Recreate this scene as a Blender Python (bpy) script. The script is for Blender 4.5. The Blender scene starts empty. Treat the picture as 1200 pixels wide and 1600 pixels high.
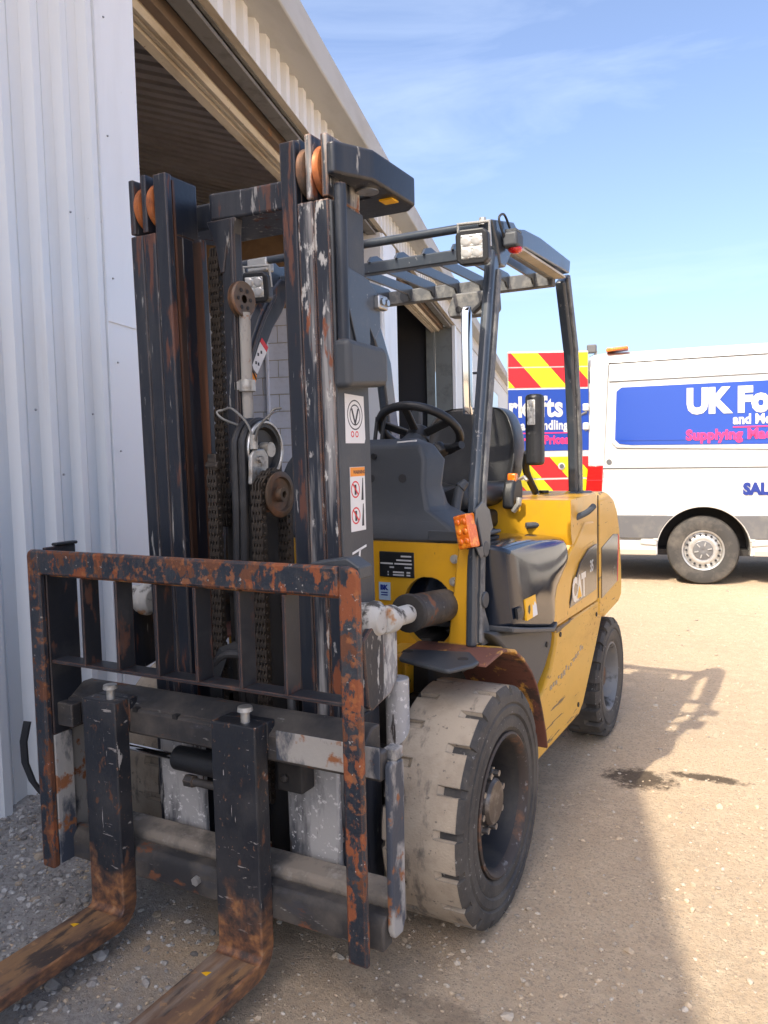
import bpy, bmesh, math, random
from mathutils import Vector, Matrix, noise as mnoise
random.seed(7)
scene = bpy.context.scene
C = scene.collection
rad = math.radians

# ------------------------------------------------------------------ camera
cam_d = bpy.data.cameras.new('camera'); cam = bpy.data.objects.new('camera', cam_d); C.objects.link(cam)
cam_d.sensor_fit = 'VERTICAL'; cam_d.sensor_height = 32.0; cam_d.lens = 32.0 * 1255.8 / 1600.0
cam_d.clip_start = 0.05; cam_d.clip_end = 3000
yaw, pitch, roll = 0.4960, 0.0724, -0.0225
f = Vector((-math.sin(yaw) * math.cos(pitch), math.cos(yaw) * math.cos(pitch), -math.sin(pitch)))
r = Vector((math.cos(yaw), math.sin(yaw), 0)); u = r.cross(f)
r2 = r * math.cos(roll) + u * math.sin(roll); u2 = -r * math.sin(roll) + u * math.cos(roll)
mw = Matrix((( r2.x, u2.x, -f.x, 1.4575), (r2.y, u2.y, -f.y, -2.2024), (r2.z, u2.z, -f.z, 1.4086), (0, 0, 0, 1)))
cam.matrix_world = mw
scene.camera = cam

# ------------------------------------------------------------------ sky and sun
SUN = Vector((-0.20, -0.90, 1.0)).normalized()          # towards the sun
world = bpy.data.worlds.new('World'); scene.world = world; world.use_nodes = True
wn, wl = world.node_tree.nodes, world.node_tree.links
bg = wn['Background']
sky = wn.new('ShaderNodeTexSky'); sky.sky_type = 'NISHITA'; sky.sun_disc = False
sky.sun_elevation = math.asin(SUN.z); sky.sun_rotation = math.atan2(SUN.x, SUN.y)
sky.air_density = 0.62; sky.dust_density = 4.0; sky.ozone_density = 1.4; sky.altitude = 50
tc = wn.new('ShaderNodeTexCoord'); mp = wn.new('ShaderNodeMapping'); mp.inputs['Scale'].default_value = (1.0, 1.6, 5.5)
mp.inputs['Rotation'].default_value = (0.10, -0.12, 0.4)
nz = wn.new('ShaderNodeTexNoise'); nz.inputs['Scale'].default_value = 2.1; nz.inputs['Detail'].default_value = 9; nz.inputs['Roughness'].default_value = 0.58; nz.inputs['Distortion'].default_value = 0.5
rmp = wn.new('ShaderNodeMapRange'); rmp.inputs['From Min'].default_value = 0.54; rmp.inputs['From Max'].default_value = 0.86; rmp.inputs['To Max'].default_value = 0.26
mx = wn.new('ShaderNodeMix'); mx.data_type = 'RGBA'; mx.inputs['B'].default_value = (3.4, 3.8, 4.3, 1)
wl.new(tc.outputs['Generated'], mp.inputs['Vector']); wl.new(mp.outputs['Vector'], nz.inputs['Vector'])
wl.new(nz.outputs['Fac'], rmp.inputs['Value']); wl.new(rmp.outputs['Result'], mx.inputs['Factor'])
wl.new(sky.outputs['Color'], mx.inputs['A']); wl.new(mx.outputs['Result'], bg.inputs['Color'])
bg.inputs['Strength'].default_value = 0.138
sun_d = bpy.data.lights.new('sun', 'SUN'); sun_d.energy = 2.0; sun_d.angle = rad(0.6); sun_d.color = (1.0, 0.90, 0.74)
sun = bpy.data.objects.new('sun', sun_d); C.objects.link(sun); sun.location = (-3, -8, 12)
sun.rotation_euler = SUN.to_track_quat('Z', 'Y').to_euler()
vs = scene.view_settings; vs.view_transform = 'Standard'; vs.look = 'None'; vs.exposure = 1.58; vs.gamma = 1.0; vs.use_curve_mapping = False
scene.render.engine = 'CYCLES'
scene.cycles.max_bounces = 8; scene.cycles.diffuse_bounces = 4

# ------------------------------------------------------------------ materials
def mat(name, base, rough=0.5, metal=0.0, layers=(), bump=0.0, bscale=60.0, coat=0.0, emit=None, spec=0.5, alpha=None, var=0.0, vscale=4.0, edge=None):
    """layers: (colour, rough, noise scale, lo, hi, stretch xyz, seed[, strength]) laid over the base one after another"""
    m = bpy.data.materials.new(name); m.use_nodes = True
    N, L = m.node_tree.nodes, m.node_tree.links
    b = N['Principled BSDF']
    b.inputs['Metallic'].default_value = metal; b.inputs['Roughness'].default_value = rough
    b.inputs['Base Color'].default_value = (*base, 1); b.inputs['Coat Weight'].default_value = coat; b.inputs['Coat Roughness'].default_value = 0.08
    b.inputs['Specular IOR Level'].default_value = spec
    t = N.new('ShaderNodeTexCoord')
    col = None; rg = None
    if var:
        n = N.new('ShaderNodeTexNoise'); n.inputs['Scale'].default_value = vscale; n.inputs['Detail'].default_value = 6
        L.new(t.outputs['Object'], n.inputs['Vector'])
        mr = N.new('ShaderNodeMapRange'); mr.inputs['From Min'].default_value = .3; mr.inputs['From Max'].default_value = .7
        mr.inputs['To Min'].default_value = 1 - var; mr.inputs['To Max'].default_value = 1 + var
        L.new(n.outputs['Fac'], mr.inputs['Value'])
        h = N.new('ShaderNodeVectorMath'); h.operation = 'SCALE'; h.inputs[0].default_value = base
        L.new(mr.outputs['Result'], h.inputs['Scale']); col = h.outputs['Vector']
    for ly in layers:
        c, rr, sc, lo, hi, st, seed = ly[:7]; k = ly[7] if len(ly) > 7 else 1.0
        mp_ = N.new('ShaderNodeMapping'); mp_.inputs['Scale'].default_value = st; mp_.inputs['Location'].default_value = (seed, seed * 1.7, seed * .6)
        n = N.new('ShaderNodeTexNoise'); n.inputs['Scale'].default_value = sc; n.inputs['Detail'].default_value = 8; n.inputs['Roughness'].default_value = 0.62
        L.new(t.outputs['Object'], mp_.inputs['Vector']); L.new(mp_.outputs['Vector'], n.inputs['Vector'])
        mr = N.new('ShaderNodeMapRange'); mr.inputs['From Min'].default_value = lo; mr.inputs['From Max'].default_value = hi; mr.inputs['To Max'].default_value = k
        L.new(n.outputs['Fac'], mr.inputs['Value'])
        if len(ly) > 8:       # gather the layer into larger patches
            n3 = N.new('ShaderNodeTexNoise'); n3.inputs['Scale'].default_value = ly[8][0]; n3.inputs['Detail'].default_value = 3; L.new(mp_.outputs['Vector'], n3.inputs['Vector'])
            ad = N.new('ShaderNodeMath'); ad.operation = 'MULTIPLY_ADD'; ad.inputs[1].default_value = ly[8][1]; ad.inputs[2].default_value = -.5 * ly[8][1]; L.new(n3.outputs['Fac'], ad.inputs[0])
            sm = N.new('ShaderNodeMath'); sm.operation = 'ADD'; L.new(n.outputs['Fac'], sm.inputs[0]); L.new(ad.outputs[0], sm.inputs[1]); L.new(sm.outputs[0], mr.inputs['Value'])
        mc = N.new('ShaderNodeMix'); mc.data_type = 'RGBA'; mc.inputs['B'].default_value = (*c, 1)
        if col is None: mc.inputs['A'].default_value = (*base, 1)
        else: L.new(col, mc.inputs['A'])
        L.new(mr.outputs['Result'], mc.inputs['Factor']); col = mc.outputs['Result']
        mf = N.new('ShaderNodeMix'); mf.inputs['B'].default_value = rr
        if rg is None: mf.inputs['A'].default_value = rough
        else: L.new(rg, mf.inputs['A'])
        L.new(mr.outputs['Result'], mf.inputs['Factor']); rg = mf.outputs['Result']
    if edge:                  # (colour, radius, amount): paint rubbed off along edges
        bv = N.new('ShaderNodeBevel'); bv.samples = 3; bv.inputs['Radius'].default_value = edge[1]
        ge = N.new('ShaderNodeNewGeometry'); dt = N.new('ShaderNodeVectorMath'); dt.operation = 'DOT_PRODUCT'; L.new(bv.outputs['Normal'], dt.inputs[0]); L.new(ge.outputs['Normal'], dt.inputs[1])
        n = N.new('ShaderNodeTexNoise'); n.inputs['Scale'].default_value = 28; n.inputs['Detail'].default_value = 6; L.new(t.outputs['Object'], n.inputs['Vector'])
        e1 = N.new('ShaderNodeMath'); e1.operation = 'MULTIPLY_ADD'; e1.inputs[1].default_value = .22; L.new(n.outputs['Fac'], e1.inputs[0]); L.new(dt.outputs['Value'], e1.inputs[2])
        mr = N.new('ShaderNodeMapRange'); mr.inputs['From Min'].default_value = 1.06; mr.inputs['From Max'].default_value = 1.0; mr.inputs['To Max'].default_value = edge[2]; L.new(e1.outputs[0], mr.inputs['Value'])
        mc = N.new('ShaderNodeMix'); mc.data_type = 'RGBA'; mc.inputs['B'].default_value = (*edge[0], 1)
        if col is None: mc.inputs['A'].default_value = (*base, 1)
        else: L.new(col, mc.inputs['A'])
        L.new(mr.outputs['Result'], mc.inputs['Factor']); col = mc.outputs['Result']
    if col is not None: L.new(col, b.inputs['Base Color'])
    if rg is not None: L.new(rg, b.inputs['Roughness'])
    if bump:
        n = N.new('ShaderNodeTexNoise'); n.inputs['Scale'].default_value = bscale; n.inputs['Detail'].default_value = 5
        L.new(t.outputs['Object'], n.inputs['Vector'])
        bp = N.new('ShaderNodeBump'); bp.inputs['Strength'].default_value = bump; bp.inputs['Distance'].default_value = 0.004
        L.new(n.outputs['Fac'], bp.inputs['Height']); L.new(bp.outputs['Normal'], b.inputs['Normal'])
    if emit: b.inputs['Emission Color'].default_value = (*emit[0], 1); b.inputs['Emission Strength'].default_value = emit[1]
    if alpha is not None: b.inputs['Transmission Weight'].default_value = alpha
    return m
U = (1, 1, 1); VS = (1, 1, .12); 
RUST = (.235, .070, .027); DRUST = (.13, .05, .025); NAVY = (.020, .025, .035)
M = {}
M['mast'] = mat('mast_paint', (.014, .018, .027), .38, 0, [((.10, .10, .10), .7, 9, .52, .85, (1, 1, .12), 3, .55), ((.34, .33, .31), .7, 46, .64, .67, (1, 1, .13), 11, .8, (3, .3)), ((.17, .06, .03), .8, 14, .60, .64, (1.6, 1.6, .25), 21, .6, (2, .3)), ((.36, .34, .31), .7, 20, .66, .685, (3, 3, .10), 51, .8)], .2, edge=((.20, .12, .08), .006, .75))
M['mast_white'] = mat('mast_paint_spattered', (.018, .023, .034), .45, 0, [((.38, .37, .36), .8, 10, .50, .64, (2.6, 2.6, .16), 5, .8, (2.5, .35)), ((.52, .51, .48), .8, 50, .565, .61, (1, 1, .30), 9, .85, (3, .4)), (RUST, .85, 12, .60, .64, (1.5, 1.5, .4), 2, .9, (2, .3))], .25, edge=((.40, .17, .06), .007, .85))
M['mast_dusty'] = mat('mast_foot_dusty_white', (.42, .41, .40), .8, 0, [((.05, .055, .065), .6, 4, .50, .62, (2, 2, .5), 5, .9), ((.68, .67, .65), .8, 60, .58, .63, U, 9), ((.06, .05, .045), .7, 9, .60, .63, (3, 3, .35), 31)], .3)
M['grease'] = mat('greased_track', (.10, .045, .026), .45, .1, [((.035, .025, .02), .5, 5, .45, .6, (2, 2, .15), 4), ((.24, .10, .055), .5, 6, .60, .75, (2, 2, .1), 8)], .1)
M['rusty'] = mat('chipped_rusty_paint', (.018, .024, .034), .45, 0, [((.09, .095, .10), .7, 6, .5, .8, U, 33, .6), (DRUST, .8, 15, .535, .56, (1, 1, .6), 2, 1, (2.2, .45)), (RUST, .85, 14, .55, .575, (1, 1, .6), 14, 1, (2.0, .5)), ((.34, .125, .042), .85, 40, .55, .63, U, 3, .6, (3, .4)), ((.035, .038, .045), .6, 50, .58, .61, (1, 1, .5), 19, .9), ((.42, .40, .36), .7, 55, .67, .69, U, 9, .8)], .4, 120, edge=((.25, .10, .045), .007, .8))
M['rusty_low'] = mat('rusted_steel', (.20, .075, .032), .8, 0, [((.40, .19, .06), .85, 14, .48, .60, U, 2), ((.035, .037, .042), .6, 15, .53, .57, U, 6), ((.48, .32, .14), .8, 35, .60, .68, U, 7, .7)], .35, 90)
M['bar'] = mat('thin_bar_paint', (.016, .018, .023), .5, 0, [((.10, .045, .03), .8, 22, .58, .64, (1, 1, .5), 3, 1, (3, .3)), ((.09, .088, .085), .8, 6, .52, .8, U, 6, .6)], .2, edge=((.22, .085, .045), .004, .9))
M['carriage'] = mat('dusty_carriage', (.030, .029, .030), .6, 0, [((.14, .12, .098), .85, 5, .45, .70, (1, 1, 1), 2, .85), ((.05, .05, .055), .5, 20, .55, .62, (.3, 1, 1), 12, .8), ((.15, .06, .03), .8, 14, .58, .62, (.5, 1, 1), 9, 1, (2, .3)), ((.30, .285, .26), .8, 34, .66, .70, (.4, 1, 1.5), 4, .7)], .3, edge=((.20, .15, .11), .007, .7))
M['carriage_white'] = mat('worn_white_carriage', (.36, .34, .31), .8, 0, [((.05, .06, .08), .6, 8, .52, .60, (1, 1, .5), 2), ((.28, .11, .045), .85, 12, .57, .62, U, 9)], .3)
M['dust'] = mat('dust_caked_steel', (.24, .205, .165), .9, 0, [((.10, .09, .08), .8, 8, .5, .65, U, 2), ((.36, .33, .29), .9, 20, .58, .7, U, 5, .7)], .4)
M['blade'] = mat('worn_blade_top', (.165, .095, .058), .7, .1, [((.30, .165, .075), .75, 11, .46, .60, (1.6, .35, 1), 2, .9), ((.05, .038, .032), .6, 13, .53, .60, (1.4, .35, 1), 12, .9, (2, .3)), ((.36, .30, .235), .7, 7, .55, .72, (2, .25, 1), 22, .7), ((.40, .22, .10), .8, 40, .60, .66, U, 6, .7)], .3, 90)
M['grey'] = mat('gunmetal_paint', (.052, .062, .078), .38, 0, [((.16, .155, .15), .6, 7, .58, .8, U, 3, .5), ((.40, .40, .40), .6, 60, .68, .71, U, 6, .6)], .1, coat=.15)
M['guard'] = mat('guard_paint', (.040, .050, .064), .28, 0, [((.13, .128, .12), .6, 8, .55, .85, U, 3, .6), ((.36, .36, .35), .6, 70, .66, .69, U, 6, .7, (4, .3))], .08, coat=.3, edge=((.17, .17, .165), .005, .6))
M['guard_dusty'] = mat('guard_dusty', (.10, .105, .11), .55, 0, [((.27, .26, .24), .8, 22, .45, .7, (1, 1, 1), 3, .8), ((.04, .045, .05), .6, 8, .55, .7, U, 8)], .2)
M['plastic'] = mat('dark_grey_plastic', (.050, .056, .064), .52, 0, [((.15, .145, .135), .8, 5, .52, .85, U, 3, .6)], .15, 220)
M['black'] = mat('black_plastic', (.016, .017, .019), .45, 0, [((.09, .085, .08), .8, 6, .55, .85, U, 3, .6)], .1, 150)
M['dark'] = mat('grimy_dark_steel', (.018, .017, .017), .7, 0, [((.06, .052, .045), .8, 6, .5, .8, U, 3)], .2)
M['hood'] = mat('hood_gloss', (.010, .015, .026), .13, 0, [((.022, .026, .034), .25, 4, .5, .9, U, 3, .6)], .0, coat=.15, spec=.45)
M['yellow'] = mat('yellow_paint', (.62, .325, .016), .34, 0, [((.44, .235, .03), .6, 5, .56, .85, U, 3, .6), ((.28, .17, .06), .8, 12, .60, .8, (1, 1, .3), 28, .5), ((.06, .045, .03), .8, 36, .66, .69, (1, 1, .5), 8, .85, (4, .35))], .06, coat=.2, var=.06, edge=((.16, .10, .05), .005, .7))
M['yellow_worn'] = mat('yellow_paint_scuffed', (.62, .335, .024), .42, 0, [((.58, .385, .11), .7, 6, .48, .78, (1, .4, 1), 3, .65), ((.40, .25, .09), .8, 3, .52, .75, (1, .5, 1.5), 23, .6), ((.07, .06, .055), .7, 13, .635, .655, (1, .22, 3.6), 8, .85, (3, .25)), ((.24, .12, .045), .8, 45, .64, .68, (1, .6, 1.5), 18, .8, (3, .3))], .12, coat=.1, edge=((.20, .11, .05), .006, .75))
M['fender_rust'] = mat('rusty_fender', (.16, .062, .042), .75, 0, [((.60, .31, .06), .55, 6, .54, .58, (1.5, 1, 1), 3), ((.06, .035, .028), .8, 9, .56, .64, U, 8)], .35)
M['tread'] = mat('dusty_tread', (.40, .335, .255), .9, 0, [((.27, .22, .165), .9, 7, .46, .7, U, 3), ((.095, .088, .08), .9, 10, .56, .68, (2.5, 1, 1), 18, .75, (3, .3)), ((.10, .09, .08), .9, 50, .62, .68, U, 8, .8)], .5, 160, edge=((.15, .135, .115), .007, .8))
M['tyre'] = mat('tyre_rubber', (.034, .033, .033), .7, 0, [((.15, .13, .105), .9, 5, .44, .78, U, 3, .75), ((.10, .09, .075), .9, 30, .5, .7, U, 13, .6), ((.34, .33, .31), .9, 70, .64, .68, U, 8, .6, (3, .3))], .35, 140)
M['tyre_dust'] = mat('tyre_dusty', (.048, .045, .042), .8, 0, [((.17, .15, .125), .9, 6, .45, .75, U, 3, .8)], .25, 120)
M['rim_rust'] = mat('rim_worn_edge', (.055, .043, .037), .65, .2, [((.16, .085, .05), .8, 14, .54, .66, U, 3), ((.24, .235, .23), .7, 34, .60, .68, U, 5, .7)], .2)
M['rim_black'] = mat('rim_black', (.014, .014, .016), .55, 0, [((.08, .07, .055), .8, 5, .5, .8, U, 3, .8)], .2)
M['rim_grey'] = mat('rim_grey', (.16, .165, .17), .5, .2, [((.28, .24, .18), .8, 6, .5, .7, U, 3, .8), ((.05, .045, .04), .8, 7, .58, .66, U, 9)], .2)
M['hub'] = mat('hub_steel', (.105, .088, .075), .45, .5, [((.28, .26, .24), .4, 20, .5, .7, U, 3)], .2)
M['chain'] = mat('oily_chain', (.060, .048, .038), .48, .4, [((.022, .02, .018), .5, 40, .5, .65, U, 3), ((.14, .105, .075), .7, 25, .6, .75, U, 7)], .2)
M['roller'] = mat('rusty_roller', (.40, .125, .035), .5, .25, [((.18, .06, .03), .7, 18, .48, .66, U, 3), ((.62, .24, .06), .4, 8, .58, .72, U, 5)], .15)
M['roller_dark'] = mat('worn_roller', (.12, .085, .06), .5, .3, [((.30, .14, .07), .6, 12, .5, .7, U, 3)], .15)
M['steel'] = mat('bare_steel', (.42, .42, .42), .32, .9, [((.20, .17, .14), .7, 14, .52, .7, U, 3)], .1)
M['wire'] = mat('dull_wire', (.22, .215, .20), .5, .5)
M['zinc'] = mat('zinc', (.46, .45, .42), .45, .6, [((.25, .22, .18), .7, 30, .5, .7, U, 3)])
M['white_boss'] = mat('white_painted_casting', (.46, .45, .42), .75, 0, [((.06, .055, .05), .7, 18, .54, .62, U, 3), ((.36, .17, .06), .8, 12, .60, .68, U, 7)], .5, 60)
M['seat'] = mat('black_vinyl', (.020, .021, .023), .33, 0, [((.07, .068, .065), .6, 5, .52, .85, U, 3, .6)], .25, 260)
M['hose'] = mat('black_hose', (.025, .025, .027), .5, 0, [((.10, .10, .10), .7, 9, .5, .8, U, 3, .6)])
M['lens'] = mat('lamp_lens', (.62, .63, .60), .12, .0, [((.25, .25, .24), .2, 60, .45, .6, U, 3, .8)], .4, 180, coat=.6)
M['led'] = mat('lamp_reflector', (.55, .55, .53), .25, .3)
M['amber'] = mat('amber_lens', (.78, .16, .01), .15, 0, [((.95, .34, .03), .15, 45, .5, .62, U, 3)], .5, 110, coat=.7)
M['red'] = mat('red_lens', (.62, .010, .012), .15, 0, (), .1, 150, coat=.7)
M['chrome'] = mat('chrome_mirror', (.75, .75, .74), .08, 1)
M['sticker'] = mat('white_sticker', (.74, .73, .72), .5, 0, [((.45, .43, .40), .7, 25, .60, .75, U, 3, .6)])
M['s_orange'] = mat('orange_print', (.82, .28, .02), .5)
M['s_red'] = mat('red_print', (.66, .02, .03), .5)
M['s_black'] = mat('black_print', (.02, .02, .025), .5)
M['s_yellow'] = mat('yellow_sticker', (.85, .45, .01), .45)
M['s_blue'] = mat('pale_blue_sticker', (.38, .50, .62), .45)
M['s_navy'] = mat('navy_print', (.010, .030, .22), .5)
M['s_plate'] = mat('data_plate_black', (.014, .015, .017), .35)
M['s_plate_t'] = mat('data_plate_marks', (.50, .50, .50), .5)
M['decal'] = mat('charcoal_decal', (.040, .040, .042), .2, 0, [((.13, .115, .09), .7, 6, .55, .85, (1, .5, 1), 3, .6)], coat=.4)
M['chalk'] = mat('chalk_white', (.70, .70, .70), .9)
M['clad'] = mat('pale_cladding', (.76, .78, .78), .36, 0, [((.66, .665, .66), .6, 3, .5, .8, (1, 1, .12), 3, .5), ((.55, .52, .47), .8, 7, .62, .82, (3, 1, .10), 13, .5), ((.36, .34, .30), .8, 30, .70, .74, (1, 1, .4), 9, .6)], .06, 10)
M['clad_old'] = mat('weathered_cladding', (.73, .735, .73), .5, 0, [((.62, .60, .56), .7, 3, .50, .78, (1, 1, .25), 3, .7)], .03)
M['flash'] = mat('white_flashing', (.80, .82, .83), .38, 0, [((.66, .66, .65), .6, 3, .5, .8, (1, 1, .2), 3, .5), ((.45, .42, .37), .8, 30, .69, .73, (1, 1, .4), 9, .6)], .04, 12)
M['fascia'] = mat('grey_fascia', (.45, .45, .43), .6, 0, [((.36, .355, .335), .8, 2.5, .45, .75, (.3, 1, 1), 3)], .05)
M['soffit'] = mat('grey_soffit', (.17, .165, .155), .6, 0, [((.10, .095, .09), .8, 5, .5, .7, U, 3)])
M['cream'] = mat('cream_steel', (.52, .46, .36), .5, .1, [((.34, .27, .18), .7, 6, .45, .7, (.2, 1, 1), 3), ((.20, .13, .07), .8, 20, .66, .72, U, 8)], .1)
M['brownbeam'] = mat('brown_beam', (.16, .115, .08), .65, 0, [((.30, .15, .07), .8, 6, .56, .68, U, 3)], .1)
M['roofsheet'] = mat('roof_underside', (.50, .44, .39), .65, 0, [((.38, .33, .285), .8, 2, .45, .7, U, 3)])
M['inner'] = mat('interior_dark', (.035, .035, .038), .9)  # shade of the closed interior and of holes put into a near-black colour
M['brown'] = mat('brown_board', (.27, .17, .09), .8, 0, [((.19, .12, .07), .8, 3, .45, .7, U, 3)])
M['block'] = mat('painted_block', (.70, .70, .74), .7, 0, [((.55, .54, .54), .8, 9, .5, .8, U, 3)], .2, 120)
M['mortar'] = mat('mortar', (.42, .36, .26), .95, 0, (), .4, 120)
M['post'] = mat('grey_green_steel', (.17, .185, .175), .6, 0, [((.11, .115, .11), .8, 3, .5, .7, U, 3)])
M['van'] = mat('van_white', (.58, .58, .555), .28, 0, [((.52, .495, .44), .5, 3, .55, .9, (.4, 1, 1.6), 3, .6)], coat=.5)
M['van_grey'] = mat('van_grey_plastic', (.12, .12, .125), .6, 0, [((.20, .19, .17), .8, 6, .5, .8, U, 3)])
M['van_blue'] = mat('van_blue_vinyl', (.005, .050, .34), .28, 0, (), coat=.3)
M['van_pink'] = mat('van_pink_print', (.85, .03, .16), .4)
M['van_dark_line'] = mat('van_seam_crease_dark', (.10, .10, .10), .7)
M['alloy'] = mat('van_silver', (.50, .50, .49), .35, .6, [((.35, .30, .24), .7, 12, .5, .75, U, 3)])
M['van_grime'] = mat('road_grime', (.45, .41, .34), .8)
M['glass'] = mat('dark_glass', (.02, .025, .03), .05, 0, (), coat=.5)
M['rock'] = mat('grey_rock', (.23, .225, .21), .9, 0, [((.35, .33, .29), .9, 14, .45, .65, U, 3)], .6, 70)
M['rock_tan'] = mat('tan_rock', (.42, .33, .23), .9, 0, [((.30, .24, .17), .9, 14, .45, .65, U, 3)], .6, 70)
M['concrete'] = mat('concrete_floor', (.42, .39, .35), .9, 0, (), .2, 40)
M['far_wall'] = mat('far_wall', (.60, .57, .48), .8)
M['screwhead'] = mat('screw_head', (.36, .37, .38), .5, .5)

# chevron print on the van door: red and yellow diagonal stripes in door-local coordinates
def chevron():
    m = bpy.data.materials.new('chevron_print'); m.use_nodes = True
    N, L = m.node_tree.nodes, m.node_tree.links; b = N['Principled BSDF']; b.inputs['Roughness'].default_value = .3; b.inputs['Coat Weight'].default_value = .3
    t = N.new('ShaderNodeTexCoord'); s = N.new('ShaderNodeSeparateXYZ'); L.new(t.outputs['Object'], s.inputs[0])
    k = N.new('ShaderNodeMath'); k.operation = 'MULTIPLY_ADD'; k.inputs[1].default_value = 0.88; L.new(s.outputs['Z'], k.inputs[0]); L.new(s.outputs['X'], k.inputs[2])
    d = N.new('ShaderNodeMath'); d.operation = 'MULTIPLY_ADD'; d.inputs[1].default_value = 1 / 0.56; d.inputs[2].default_value = 8.16; L.new(k.outputs[0], d.inputs[0])
    fr = N.new('ShaderNodeMath'); fr.operation = 'FRACT'; L.new(d.outputs[0], fr.inputs[0])
    g = N.new('ShaderNodeMath'); g.operation = 'GREATER_THAN'; g.inputs[1].default_value = .5; L.new(fr.outputs[0], g.inputs[0])
    c = N.new('ShaderNodeMix'); c.data_type = 'RGBA'; c.inputs['A'].default_value = (.72, .008, .014, 1); c.inputs['B'].default_value = (.86, .72, .004, 1)
    L.new(g.outputs[0], c.inputs['Factor']); L.new(c.outputs['Result'], b.inputs['Base Color'])
    return m
M['chevron'] = chevron()

# ------------------------------------------------------------------ mesh helpers
class B:
    def __init__(s): s.bm = bmesh.new(); s.mi = 0
    def face(s, vs):
        try: fc = s.bm.faces.new(vs); fc.material_index = s.mi; return fc
        except ValueError: return None
    def verts(s, pts): return [s.bm.verts.new(p) for p in pts]
    def hexa(s, p):      # 8 points: bottom ring 0-3, top ring 4-7
        v = s.verts(p)
        for q in ((3, 2, 1, 0), (4, 5, 6, 7), (0, 1, 5, 4), (1, 2, 6, 5), (2, 3, 7, 6), (3, 0, 4, 7)): s.face([v[i] for i in q])
        return s
    def box(s, x0, x1, y0, y1, z0, z1):
        return s.hexa([(x0, y0, z0), (x1, y0, z0), (x1, y1, z0), (x0, y1, z0), (x0, y0, z1), (x1, y0, z1), (x1, y1, z1), (x0, y1, z1)])
    def prism(s, pts, axis, a0, a1):
        def P(p, a): return {0: (a, p[0], p[1]), 1: (p[0], a, p[1]), 2: (p[0], p[1], a)}[axis]
        A = s.verts([P(p, a0) for p in pts]); Z = s.verts([P(p, a1) for p in pts]); n = len(pts)
        s.face(A[::-1]); s.face(Z)
        for i in range(n): s.face([A[i], A[(i + 1) % n], Z[(i + 1) % n], Z[i]])
        return s
    def loft(s, rings, cap=True):
        R = [s.verts(q) for q in rings]; n = len(rings[0])
        for a, b in zip(R, R[1:]):
            for i in range(n): s.face([a[i], a[(i + 1) % n], b[(i + 1) % n], b[i]])
        if cap: s.face(R[0][::-1]); s.face(R[-1])
        return s
    def cyl(s, p0, p1, r0, r1=None, n=20, cap=True):
        r1 = r0 if r1 is None else r1
        p0, p1 = Vector(p0), Vector(p1); d = (p1 - p0).normalized(); a = d.orthogonal().normalized(); b = d.cross(a)
        ring = lambda p, r_: [p + (a * math.cos(2 * math.pi * i / n) + b * math.sin(2 * math.pi * i / n)) * r_ for i in range(n)]
        return s.loft([ring(p0, r0), ring(p1, r1)], cap)
    def tube(s, pts, r_, n=10, sub=0):
        pts = [Vector(p) for p in pts]
        if sub:
            q = []
            for i in range(len(pts) - 1):
                p0 = pts[max(i - 1, 0)]; p1 = pts[i]; p2 = pts[i + 1]; p3 = pts[min(i + 2, len(pts) - 1)]
                for k in range(sub):
                    t = k / sub
                    q.append(.5 * ((2 * p1) + (p2 - p0) * t + (2 * p0 - 5 * p1 + 4 * p2 - p3) * t * t + (3 * p1 - p0 - 3 * p2 + p3) * t ** 3))
            q.append(pts[-1]); pts = q
        rings = []; a = None
        for i, p in enumerate(pts):
            d = (pts[min(i + 1, len(pts) - 1)] - pts[max(i - 1, 0)]).normalized()
            a = d.orthogonal().normalized() if a is None else (a - d * a.dot(d)).normalized()
            b = d.cross(a)
            rings.append([p + (a * math.cos(2 * math.pi * k / n) + b * math.sin(2 * math.pi * k / n)) * r_ for k in range(n)])
        return s.loft(rings)
    def strip(s, path, w, h):   # rectangular section swept along a path; w along x, h across
        rings = []
        for i, p in enumerate(path):
            p = Vector(p); d = (Vector(path[min(i + 1, len(path) - 1)]) - Vector(path[max(i - 1, 0)])).normalized()
            a = Vector((1, 0, 0)); a = (a - d * a.dot(d)).normalized(); b = d.cross(a)
            rings.append([p - a * w / 2 - b * h / 2, p + a * w / 2 - b * h / 2, p + a * w / 2 + b * h / 2, p - a * w / 2 + b * h / 2])
        return s.loft(rings)
    def lathe(s, prof, c, n=48, close=False, ax=0):   # prof: (axial, radius); axis x (0), y (1)
        c = Vector(c); rings = []
        for a, r_ in prof:
            ring = []
            for i in range(n):
                t = 2 * math.pi * i / n
                ring.append(c + (Vector((a, r_ * math.cos(t), r_ * math.sin(t))) if ax == 0 else Vector((r_ * math.cos(t), a, r_ * math.sin(t)))))
            rings.append(ring)
        return s.loft(rings, cap=not close)
    def sphere(s, c, r_, sc=(1, 1, 1), sub=2):
        g = bmesh.ops.create_icosphere(s.bm, subdivisions=sub, radius=r_)
        for v in g['verts']: v.co = Vector((v.co.x * sc[0], v.co.y * sc[1], v.co.z * sc[2])) + Vector(c)
        return s
    def mesh(s, name, smooth=35):
        bmesh.ops.recalc_face_normals(s.bm, faces=s.bm.faces)
        me = bpy.data.meshes.new(name); s.bm.to_mesh(me); s.bm.free()
        if smooth:
            for p in me.polygons: p.use_smooth = True
            me.set_sharp_from_angle(angle=rad(smooth))
        return me
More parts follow.
